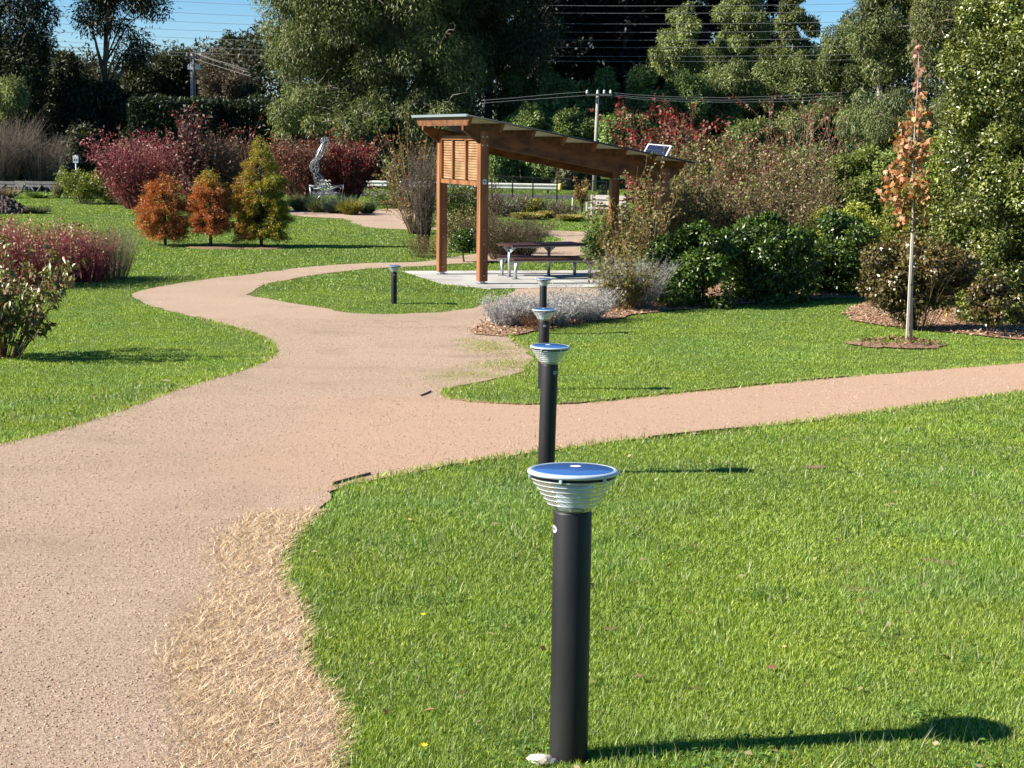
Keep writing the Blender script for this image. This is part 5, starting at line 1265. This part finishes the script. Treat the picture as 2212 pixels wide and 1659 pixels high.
straps('long_grass', 'dark weedy tuft right of the soil heap', 80, 462, 18, 60, [A(90, 110, 60, .6), A(120, 130, 80, .6)], 420, 233, cat='plant')

# middle distance between the posts -----------------------------------
shrub('climbing_plant', 'narrow pale leaved climbing plant in front of the guardrail', 'plant', (832, 335, 862, 440), 67, GREYT, [A(168, 176, 96, .62), A(130, 144, 66, .6), A(100, 116, 50, .6)], 20, 1100, .13, .08, .01, 1, spread=.1, up_from=.05)
shrub('weedy_shrub', 'low green weedy shrub at the foot of the climbing plant', 'shrub', (810, 408, 900, 447), 67.5, GREYT, [A(120, 140, 76, .6), A(150, 160, 100, .6)], 90, 2300, .11, .05, .006, basew=.8)
shrub('weedy_shrub', 'small green shrub at the right end of the slab bench', 'shrub', (862, 415, 915, 446), 66, GREYT, [A(140, 150, 84, .6), A(116, 136, 66, .6)], 60, 1300, .11, .05, .006, basew=.8)
shrub('amber_tree', 'small amber leaved tree with bare pale branches left of the shelter', 'tree', (836, 275, 952, 440), 50, [A(176, 146, 116, .6), A(130, 104, 84, .6)], [A(176, 134, 60, .62), A(150, 112, 56, .6), A(130, 110, 58, .6)], 46, 1700, .1, .045, .014, 3, spread=.5, up_from=.6, basew=.15, hv=.5)
shrub('upright_shrub', 'bare upright grey shrub touching the left shelter post', 'shrub', (880, 318, 950, 545), None, [A(140, 122, 108, .6), A(110, 94, 84, .58), A(92, 78, 70, .56)], [A(120, 116, 60, .6), A(90, 100, 50, .6)], 150, 500, .06, .03, .008, 3, spread=.12, basew=.25, curve=.05, hv=.4)
shrub('upright_shrub', 'low dry weeds around the foot of the bare upright shrub', 'plant', (880, 505, 945, 556), None, [A(150, 130, 100, .6), A(120, 110, 70, .58)], OLIVE, 90, 900, .05, .02, .004, 2, basew=.7)
shrub('olive_shrub', 'olive leaved shrub seen between the two left shelter posts', 'shrub', (955, 388, 1035, 480), 50, GREYT, OLIVE[:2]+BROAD[:2], 90, 3800, .1, .045, .008, 2, basew=.5, up_from=.15)
shrub('olive_shrub', 'yellowish green grassy shrub low between the left posts', 'shrub', (958, 455, 1030, 530), 43, GREYT, [A(150, 142, 74, .62), A(130, 130, 66, .6), A(190, 180, 120, .62)], 120, 2400, .1, .03, .005, 2, basew=.7)
tree('rounded_shrub', 'dark rounded evergreen shrub at the foot of the front left post', 'shrub', (962, 488, 1042, 553), 38.6, LAUREL+[A(56, 70, 36, .56)], 3800, .06, .03, 22, .34, .1, r0=.03, mat='glossy_leaf', nl=5)
shrub('heath_shrub', 'low spreading brown green shrub behind the left end of the picnic table', 'shrub', (1036, 468, 1170, 551), 39.6, [A(110, 90, 70, .58), A(84, 70, 54, .56)], [A(104, 92, 60, .58), A(84, 80, 50, .56), A(128, 108, 76, .6)], 420, 7500, .06, .014, .005, 3, basew=.6, up_from=.2, hv=.3)
shrub('brown_weed', 'tall dead brown stems just right of the front left post', 'plant', (1042, 392, 1082, 500), 45, [A(110, 86, 72, .58), A(140, 112, 92, .6)], [A(110, 80, 70, .58), A(90, 70, 60, .56)], 46, 900, .07, .03, .006, 2, spread=.14, up_from=.2)
shrub('mixed_border', 'green shrub in the far border left of the yellow flowers', 'shrub', (1062, 425, 1125, 468), None, GREYT, [A(110, 130, 90, .6), A(140, 150, 120, .6), A(120, 60, 60, .58)], 90, 2000, .1, .04, .006, basew=.8)
shrub('mixed_border', 'yellow green leafy plant in the far border under the fence', 'plant', (1122, 428, 1165, 466), None, GREYT, YG+BRIGHT[:1], 60, 1300, .1, .05, .006, basew=.7)
shrub('mixed_border', 'dark reddish mound in the far border left of the garden seat', 'plant', (1195, 442, 1240, 474), None, GREYT, [A(110, 84, 60, .58), A(90, 90, 54, .56)], 70, 1300, .08, .03, .006, basew=.8)
shrub('mixed_border', 'grey green wispy plant in the far border below the guardrail end', 'plant', (1160, 425, 1215, 466), None, GREYT, [A(150, 150, 110, .6), A(120, 126, 84, .6)], 80, 1000, .09, .03, .006, basew=.8)
YEL = [A(226, 214, 96, .66), A(206, 190, 80, .64), A(190, 180, 110, .62)]
for k, (px, by, w_, lab) in enumerate([(1100, 467, 58, 'pale yellow flowering mat at the left of the far border'), (1140, 474, 70, 'bright yellow flowering mat in the middle of the far border'), (1185, 471, 50, 'yellow flowering mat right of the middle in the far border'), (1232, 478, 56, 'bright yellow flowering mat beside the pale garden seat')]):
    straps('flower_mat', lab, px, by, 15, w_, YEL, 900, 250+k, 'yellow flowering mats in the far border', 'plant', .05, .3)
shrub('staked_tree', 'small amber leaved tree with a pale stake left of the garden seat', 'tree', (1232, 392, 1282, 470), 64, GREYT, [A(190, 140, 70, .62), A(160, 124, 60, .6), A(120, 120, 56, .6)], 16, 700, .11, .06, .012, 2, spread=.28, up_from=.5, basew=.05)
tree('column_conifer', 'narrow dark green conifer behind the pale garden seat', 'tree', (1284, 378, 1318, 462), 66, [A(60, 84, 44, .56), A(80, 104, 54, .58)], 2600, .1, .03, 26, .4, .1, shape='cone', r0=.05)
p_ = ground(1236, 470); MB().tube([p_, p_+Vector((0, 0, .8))], .022, 6); tag(MB().tube([p_, p_+Vector((0, 0, .78))], .022, 6).build('garden_stake', M['stake'], None, p_), 'pale wooden stake beside the small amber leaved tree', 'stake')
tree('leafy_shrub', 'green leafy shrub at the right end of the picnic table', 'shrub', (1250, 478, 1345, 556), 36.9, BROAD+LAUREL[:2], 3600, .07, .035, 20, .34, .2, r0=.03, nl=6)
tree('leafy_shrub', 'grey green shrub behind the climbing rose, between the right posts', 'shrub', (1310, 440, 1420, 560), 39.5, [A(120, 130, 90, .6), A(100, 112, 76, .58), A(140, 124, 70, .6)], 4200, .08, .035, 24, .32, .2, r0=.03, nl=6)

# silvery shrubs and rose in the mulch bed ---------------------------
SILV = [A(222, 219, 212, .72), A(200, 197, 188, .68), A(164, 164, 152, .62), A(210, 202, 204, .68)]
for k, (bx, ns, lab) in enumerate([((1056, 636, 1150, 706), 380, 'silvery grey shrub left of the bollard row, nearest the gravel path'), ((1130, 640, 1235, 704), 380, 'silvery grey shrub directly behind the bollard row'), ((1195, 622, 1310, 694), 400, 'silvery grey shrub between the bollards and the climbing rose')]):
    shrub('silver_shrub', lab, 'shrub', bx, None, SILV, SILV, ns, 9500, .04, .012, .0035, 3, basew=.65, up_from=.25, hv=.75, group='silvery shrubs in the mulch bed', curve=.3)
shrub('silver_shrub', 'taller grey shrub shaded behind the climbing rose', 'shrub', (1300, 555, 1430, 660), 29, SILV[1:3], SILV[1:3], 460, 4200, .035, .009, .0035, 3, basew=.65, up_from=.25, hv=.5, group='silvery shrubs in the mulch bed')
shrub('dead_plant', 'small dead reddish brown plant at the foot of the silvery shrubs', 'plant', (1125, 672, 1190, 714), None, [A(120, 80, 54, .58), A(150, 104, 70, .6)], [A(130, 84, 56, .58), A(100, 66, 44, .56)], 90, 800, .03, .012, .003, 2, basew=.6)
shrub('climbing_rose', 'tall straggly bronze green rose bush in front of the right shelter posts', 'shrub', (1290, 352, 1460, 668), 29.9, [A(176, 136, 90, .62), A(140, 104, 70, .6), A(200, 170, 120, .62)], OLIVE+[A(110, 116, 50, .6), A(190, 176, 120, .64)], 46, 3600, .066, .04, .006, 3, spread=.26, basew=.45, up_from=.03, curve=.1, hv=.55)
shrub('climbing_rose', 'lower bushy part of the bronze green rose at the lawn edge', 'shrub', (1290, 560, 1400, 672), 28.6, [A(150, 116, 80, .6)], OLIVE[:3]+[A(90, 104, 44, .6)], 60, 2600, .06, .036, .005, 2, basew=.5, up_from=.05)

# autumn shrubs on the right -------------------------------------------
PALET = [A(150, 126, 100, .58), A(120, 98, 78, .56), A(96, 78, 64, .55)]
shrub('red_shrub', 'tall shrub with hanging crimson leaves behind the solar panel', 'tree', (1328, 225, 1515, 520), 47, PALET, REDL+BROWNL[:2], 80, 4300, .14, .075, .012, 3, spread=.36, up_from=.55, basew=.25, hv=.45, curve=.1, droop=.8)
OB = [A(142, 136, 70, .74), A(122, 122, 60, .7), A(164, 150, 88, .76), A(104, 104, 52, .64), A(208, 186, 142, .8), A(112, 128, 66, .7), A(130, 140, 74, .72)]
for k, (bx, Y, ns, nl_, pal_, sp_, hv_, lab) in enumerate([
    ((1425, 300, 1570, 520), 43, 80, 6500, OB+BROAD[:2]+REDL[2:3], .4, .5, 'olive brown loose shrub right of the shelter roof end'),
    ((1500, 232, 1660, 520), 47, 46, 4200, BROWNL[:2]+REDL+OB[:1], .3, .62, 'tall thin shrub with sparse brown and red leaves behind the olive brown one'),
    ((1590, 310, 1730, 520), 42, 80, 6500, BROWNL[:1]+OB+REDL[:2], .42, .5, 'brownish loose shrub in the middle of the autumn shrubs'),
    ((1660, 205, 1790, 520), 45, 34, 2400, BROWNL[:3]+REDL[:2], .24, .5, 'tall nearly leafless shrub with bare pale stems among the autumn shrubs'),
    ((1690, 330, 1810, 520), 41.5, 80, 5600, OB+BROAD[:2]+REDL[2:3], .4, .5, 'olive shrub touching the left side of the rounded green tree'),
    ((1545, 350, 1640, 520), 40.5, 60, 3400, REDL[2:]+BROWNL[:2]+OB[:1], .4, .5, 'reddish brown loose shrub low in front of the autumn shrubs')]):
    shrub('autumn_shrub', lab, 'shrub', bx, Y, PALET if k != 3 else [A(196, 168, 140, .66), A(170, 144, 120, .62)], pal_, ns, nl_, .09, .048, .011, 3, spread=sp_, up_from=.12, basew=.6, hv=hv_, curve=.14)
shrub('brown_shrub', 'olive brown shrub above the left end of the dark laurel hedge', 'shrub', (1400, 385, 1600, 560), 36, PALET, OLIVE+BROWNL[:2]+BROAD[:1], 160, 8200, .075, .04, .008, 3, basew=.55, up_from=.1, hv=.4)
shrub('brown_shrub', 'olive brown shrub above the middle of the dark laurel hedge', 'shrub', (1560, 380, 1780, 560), 37, PALET, BROWNL+OLIVE[:2], 160, 8200, .075, .04, .008, 3, basew=.6, up_from=.1, hv=.4)
tree('rounded_tree', 'rounded bright green tree left of the staked sapling', 'tree', (1785, 308, 1965, 520), 41, [A(140, 154, 66, .74), A(108, 128, 50, .7), A(168, 176, 96, .74)], 18000, .085, .055, 44, .26, .1, r0=.08, trunk=1870, upb=.8)
tree('lime_shrub', 'yellow green shrub behind the right end of the dark laurel hedge', 'shrub', (1710, 440, 1930, 580), 36, [A(164, 172, 54, .74), A(138, 152, 50, .72), A(194, 196, 92, .74)], 11000, .08, .035, 36, .3, .1, r0=.05)
tree('lime_shrub', 'yellow green shrub behind the sapling stake', 'shrub', (1900, 355, 2075, 590), 37.5, [A(150, 156, 58, .72), A(120, 136, 50, .7), A(172, 172, 84, .72)], 17000, .08, .04, 40, .3, .1, r0=.06)
for k, (bx, Y, n, lab) in enumerate([((1395, 478, 1600, 690), 29.6, 15000, 'glossy dark laurel bush at the left end, beside the bronze rose'), ((1520, 465, 1775, 680), 30.6, 18000, 'glossy dark laurel bush in the middle of the row'), ((1690, 458, 1925, 672), 32.2, 16000, 'glossy dark laurel bush at the right end, next to the bronze leaved shrub')]):
    tree('laurel_bush', lab, 'shrub', bx, Y, LAUREL, n, .085, .042, 46, .27, .35, r0=.05, mat='glossy_leaf', group='row of dark laurel bushes', tint=.15, dep=.8, shape='col')
BRONZE = [A(134, 116, 56, .7), A(104, 92, 50, .66), A(160, 138, 74, .72), A(82, 76, 48, .62), A(118, 86, 62, .64), A(120, 124, 58, .68)]
tree('bronze_shrub', 'large bronze leaved shrub behind the staked sapling in the mulch bed', 'shrub', (1845, 490, 2110, 690), 25.6, BRONZE, 15000, .07, .042, 60, .26, .3, r0=.04, mat='glossy_leaf', dep=.7, extra=lambda t, rs, C, sz, base: build_twigs('bare_sprays', rs, *twig_set(rs, base, 40, 1.45, .5, .006, 5, 1, 2, .1, .3), PALET, t, base))
tree('bronze_shrub', 'small dark bronze shrub under the tall bright leafed tree', 'shrub', (2088, 590, 2190, 705), 24.6, BRONZE[1:], 3600, .06, .036, 26, .3, .3, r0=.02, mat='glossy_leaf')
tree('bright_tree', 'tall bright yellow green broad column tree cut by the right edge', 'tree', (2040, -190, 2420, 720), 27.5, BRIGHT, 125000, .074, .034, 330, .19, .2, shape='col', r0=.1, trunk=2190, mat='glossy_leaf', nl=20, dep=.7, tint=.25)
tree('bright_tree', 'slim young yellow green shoot standing left of the tall bright tree', 'tree', (2072, 50, 2118, 420), 29, BRIGHT[:3], 1500, .08, .034, 26, .4, -.3, shape='cone', r0=.03, mat='glossy_leaf', nl=3)

# staked sapling --------------------------------------------------------
M['saptrunk'] = solid('sapling_bark', (.4, .32, .25), (.52, .43, .35), 12, .8, stretch=(1, 1, .2))
def sapling():
    p = SAP; Y = p.y; s_ = Y/F; t = thing('maple_sapling', p, 'slender staked maple sapling with orange autumn leaves on the right lawn', 'tree'); rs = np.random.RandomState(91)
    tr = [p-Vector((0, 0, .05))]+[at(x, y, Y) for x, y in ((1969, 640), (1972, 500), (1972, 360), (1977, 260), (1983, 180), (1985, 95))]
    MB().tube(tr, [.022, .02, .017, .012, .009, .007, .004], 8).build('trunk', M['saptrunk'], t)
    st = MB(); a = p+Vector((-.075, -.03, 0)); st.box((a+at(1971.5, 490, Y-.02))/2, (.032, .032, (at(0, 490, Y).z-a.z)), (Vector((1, 0, 0)), Vector((0, 1, 0)), (at(1971.5, 490, Y-.02)-a).normalized())); st.build('stake', M['stake'], t)
    for py in (500, 615): c = at(1970, py, Y-.02); MB().box(c, (.07, .06, .012)).build('tie', M['black'], t)
    tw = []; clusters = [(1985, 97, 9, 7), (1985, 128, 11, 9), (1986, 150, 12, 10), (1984, 182, 14, 12), (1992, 195, 12, 6), (1990, 215, 14, 12), (1970, 232, 14, 14), (1995, 240, 12, 10), (1962, 270, 20, 20), (1990, 262, 20, 16), (1948, 300, 22, 26), (1985, 300, 24, 34), (1965, 318, 24, 34), (1950, 330, 20, 24), (1995, 325, 16, 20), (1960, 350, 18, 20), (1990, 345, 16, 16),
        (1945, 380, 20, 22), (1985, 385, 22, 30), (1925, 402, 22, 30), (1960, 410, 26, 36), (1995, 415, 20, 24), (1920, 420, 18, 20), (1950, 440, 24, 34), (1985, 440, 18, 20), (1965, 462, 20, 26), (1950, 475, 16, 16), (1990, 470, 12, 8), (2008, 300, 8, 4), (1930, 360, 8, 4)]
    Pp, S_ = [], []
    for (x, y, r_, n_) in clusters:
        c = at(x, y, Y+rs.uniform(-.15, .15)); st_ = at(1975, y+18, Y); tw.append([st_, st_.lerp(c, .5)+Vector((0, 0, .02)), c])
        d = rs.randn(n_, 3)*r_*s_*.55; Pp.append(np.array(c)+d)
    Pp = np.concatenate(Pp); n = len(Pp)
    tmb = MB()
    for q in tw: tmb.tube(q, [.006, .005, .003], 5)
    tmb.build('branches', M['bark'], t)
    # five-lobed leaf
    prof = [(0, 0), (.28, .05), (.55, .28), (.3, .36), (.42, .72), (.14, .62), (0, 1.05), (-.14, .62), (-.42, .72), (-.3, .36), (-.55, .28), (-.28, .05)]
    ax = unit(rs.randn(n, 3)*.7+np.array([0, 0, -.9])); nr = rs.randn(n, 3)*.6+np.array([-.45, -.45, .3]); nr = unit(nr-ax*np.sum(nr*ax, 1, keepdims=True)); sd = np.cross(ax, nr)
    L = rs.uniform(.06, .105, n)
    u = np.array([q[0] for q in prof]); v = np.array([q[1] for q in prof])
    V = Pp[:, None]+sd[:, None]*(u[None, :, None]*L[:, None, None])+ax[:, None]*(v[None, :, None]*L[:, None, None])+nr[:, None]*(-(u**2)[None, :, None]*L[:, None, None]*.6)
    k = len(prof); f0 = [(0, 1, 2, 3), (0, 3, 4, 5), (0, 5, 6, 7), (0, 7, 8, 9), (0, 9, 10, 11)]
    Fc = (np.arange(n)[:, None, None]*k+np.array(f0)[None]).reshape(-1, 4)
    pal = [A(222, 146, 88, .66), A(214, 158, 80, .66), A(206, 120, 78, .62), A(184, 150, 70, .64), A(232, 164, 120, .66), A(150, 130, 60, .6)]
    col = pick(rs, pal, n, .12); hi = Pp[:, 2] > at(0, 165, Y).z; col[hi] = pick(rs, [A(206, 164, 140, .64), A(160, 120, 90, .62), A(190, 130, 96, .62)], int(hi.sum()))
    np_mesh('leaves', V.reshape(-1, 3), Fc, M['leaf'], t, np.repeat(col, k, 0), p)
sapling()

# dogwoods at the left --------------------------------------------------
CRIM = [A(176, 56, 90, .74), A(146, 46, 74, .7), A(190, 84, 106, .74), A(150, 80, 76, .7)]
DW = [A(214, 176, 120, .64), A(180, 130, 90, .62), A(150, 100, 76, .6), A(226, 204, 170, .66)]
for k, (bx, Y, ns, nl_, lab) in enumerate([((-90, 470, 60, 622), 31.5, 330, 1100, 'crimson stemmed dogwood thicket at the far left edge'), ((20, 478, 170, 612), 31.8, 360, 1300, 'crimson stemmed dogwood with tan leaves on its top'), ((130, 490, 235, 606), 32.5, 260, 380, 'crimson stemmed dogwood at the right of the thicket')]):
    shrub('red_dogwood', lab, 'shrub', bx, Y, CRIM, DW, ns, nl_, .085, .035, .0055, 2, spread=.42, basew=.7, up_from=.62, curve=.1, group='crimson stemmed dogwoods', droop=.7, hv=.4)
shrub('grey_dogwood', 'thin grey leafless shrub at the right end of the dogwood thicket', 'shrub', (182, 487, 290, 602), 33, [A(150, 138, 110, .6), A(120, 112, 88, .58), A(170, 150, 120, .6)], GREYT, 300, 300, .04, .015, .004, 3, spread=.4, basew=.7, curve=.08)
# leafy shrub front left
def front_shrub():
    rs = np.random.RandomState(55); base = ground(0, 772); Y = base.y; t = thing('leafy_dogwood', base, 'leafy cream and green dogwood shrub at the left edge in front of the crimson stems', 'shrub'); s_ = Y/F
    hgt = 250*s_
    Pl, R = twig_set(rs, base, 52, hgt, .72, .009, 7, 1., 3, .14, .25, .45)
    build_twigs('stems', rs, Pl, R, [A(130, 76, 60, .6), A(110, 84, 56, .58), A(90, 70, 50, .56)], t, base, 4)
    n = 2700; i = rs.randint(0, len(Pl), n); tt = .3+.7*np.sqrt(rs.rand(n)); f = tt*6; j = np.minimum(f.astype(int), 5); fr_ = (f-j)[:, None]
    P = Pl[i, j]*(1-fr_)+Pl[i, j+1]*fr_; tan = unit(Pl[i, j+1]-Pl[i, j]); ax = unit(tan*.5+rs.randn(n, 3)*.55+np.array([0, 0, -.55])); nr = rs.randn(n, 3)*.5+np.array([-.2, -.3, .8]); nr = unit(nr-ax*np.sum(nr*ax, 1, keepdims=True)); sd = np.cross(ax, nr)
    L = rs.uniform(.06, .115, n)[:, None]; Wd = L*rs.uniform(.36, .46, (n, 1)); dn = np.array([0, 0, -1])
    p0 = P; p1 = P+ax*L*.35; p2 = P+ax*L*.72+dn*L*.10; p3 = P+ax*L+dn*L*.3
    V = np.stack([p0, p1+sd*Wd*.5+nr*L*.08, p2+sd*Wd*.36+nr*L*.06, p3, p2-sd*Wd*.36+nr*L*.06, p1-sd*Wd*.5+nr*L*.08, p1, p2], 1)
    f0 = np.array([(0, 1, 6, 6), (1, 2, 7, 6), (2, 3, 7, 7), (0, 6, 5, 5), (6, 7, 4, 5), (7, 3, 4, 4)])
    tri = np.array([(0, 1, 6), (1, 2, 7), (1, 7, 6), (2, 3, 7), (0, 6, 5), (6, 7, 4), (6, 4, 5), (7, 3, 4)])
    Fc = (np.arange(n)[:, None, None]*8+tri[None]).reshape(-1, 3)
    col = pick(rs, [A(136, 142, 62, .62), A(100, 116, 46, .6), A(186, 168, 112, .6), A(160, 154, 76, .6), A(170, 96, 74, .58), A(120, 128, 56, .6)], n, .14)
    np_mesh('leaves', V.reshape(-1, 3), Fc, M['glossy_leaf'], t, np.repeat(col, 8, 0), base)
front_shrub()

# far wooded rise behind everything -------------------------------------
rs = np.random.RandomState(77); n_c = 900
cxp = rs.uniform(-260, 2480, n_c); Yc = rs.uniform(128, 150, n_c)
prof = np.interp(cxp, [-260, 0, 150, 300, 420, 520, 640, 1100, 1500, 1640, 1700, 1780, 1900, 2480], [120, 130, 150, 150, 130, 105, 60, 40, -40, 30, 110, 95, 40, 0])
cyp = prof+(320-prof)*rs.rand(n_c)**1.3; CC = np.array([tuple(at(a, b, c)) for a, b, c in zip(cxp, cyp, Yc)])
n = 170000; i = rs.randint(0, n_c, n); e = unit(rs.randn(n, 3)); szc = rs.uniform(1.2, 2.3, n_c)
P = CC[i]+e*(.55+.45*np.sqrt(rs.rand(n, 1)))*szc[i][:, None]
V, Fc = leaf_quads(P, e*.6+rs.randn(n, 3)*.7+np.array([0, 0, -.3]), e+rs.randn(n, 3)*.7+np.array([0, 0, .4]), rs.uniform(.3, .6, n), rs.uniform(.12, .24, n))
far_pal = np.array([A(84, 88, 56, .55), A(66, 76, 46, .52), A(100, 92, 62, .55), A(58, 64, 42, .5)])
colr = far_pal[rs.randint(0, 4, n_c)][i]*(1+.18*rs.randn(n, 1))
tag(np_mesh('far_wood', V, Fc, M['leaf'], None, np.repeat(np.clip(colr, .005, .9), 4, 0)), 'dim wooded rise closing the view behind all the trees', kind='stuff')
# ================================================================== LIGHT, SKY, CAMERA
SUN_EL, SUN_AZ = math.radians(33.8), math.radians(11.5)
to_sun = Vector((-math.cos(SUN_AZ)*math.cos(SUN_EL), -math.sin(SUN_AZ)*math.cos(SUN_EL), math.sin(SUN_EL)))
ld = bpy.data.lights.new('sun', 'SUN'); ld.energy = 5.0; ld.angle = math.radians(.53); ld.color = (1, .95, .87)
lo = bpy.data.objects.new('sun', ld); COL.objects.link(lo); lo.rotation_euler = to_sun.to_track_quat('Z', 'Y').to_euler(); lo.location = to_sun*50
wd = bpy.data.worlds.new('World'); sc.world = wd; wd.use_nodes = True
nt = wd.node_tree; nt.nodes.clear(); wo = nt.nodes.new('ShaderNodeOutputWorld'); bg = nt.nodes.new('ShaderNodeBackground'); sk = nt.nodes.new('ShaderNodeTexSky')
sk.sky_type = 'NISHITA'; sk.sun_disc = False; sk.sun_elevation = SUN_EL; sk.sun_rotation = math.atan2(to_sun.x, to_sun.y); sk.air_density = .8; sk.dust_density = .1; sk.ozone_density = 4.0
bg.inputs['Strength'].default_value = .068
hs = nt.nodes.new('ShaderNodeHueSaturation'); hs.inputs['Saturation'].default_value = 1.3; hs.inputs['Value'].default_value = .95
nt.links.new(sk.outputs[0], hs.inputs['Color']); nt.links.new(hs.outputs[0], bg.inputs[0]); nt.links.new(bg.outputs[0], wo.inputs[0])

cd = bpy.data.cameras.new('camera'); cam = bpy.data.objects.new('camera', cd); COL.objects.link(cam)
cd.sensor_width = 36; cd.lens = 36*F/W; cd.clip_end = 2000; cd.clip_start = .1
right = R0*cr+U0*sr; up = U0*cr-R0*sr
m = Matrix.Identity(4)
for i in range(3): m[i][0] = right[i]; m[i][1] = up[i]; m[i][2] = -FW[i]; m[i][3] = (0, 0, CZ)[i]
cam.matrix_world = m; sc.camera = cam
vs_ = sc.view_settings; vs_.view_transform = 'Standard'; vs_.look = 'None'; vs_.exposure = 1.17; vs_.gamma = 1; vs_.use_curve_mapping = False
cy = sc.cycles
cy.max_bounces = 7; cy.diffuse_bounces = 3; cy.glossy_bounces = 3; cy.transparent_max_bounces = 10; cy.transmission_bounces = 4
cy.caustics_reflective = False; cy.caustics_refractive = False; cy.sample_clamp_indirect = 4
cy.use_denoising = True
try: cy.denoiser = 'OPENIMAGEDENOISE'
except Exception: pass
cy.use_adaptive_sampling = True; cy.adaptive_threshold = .012
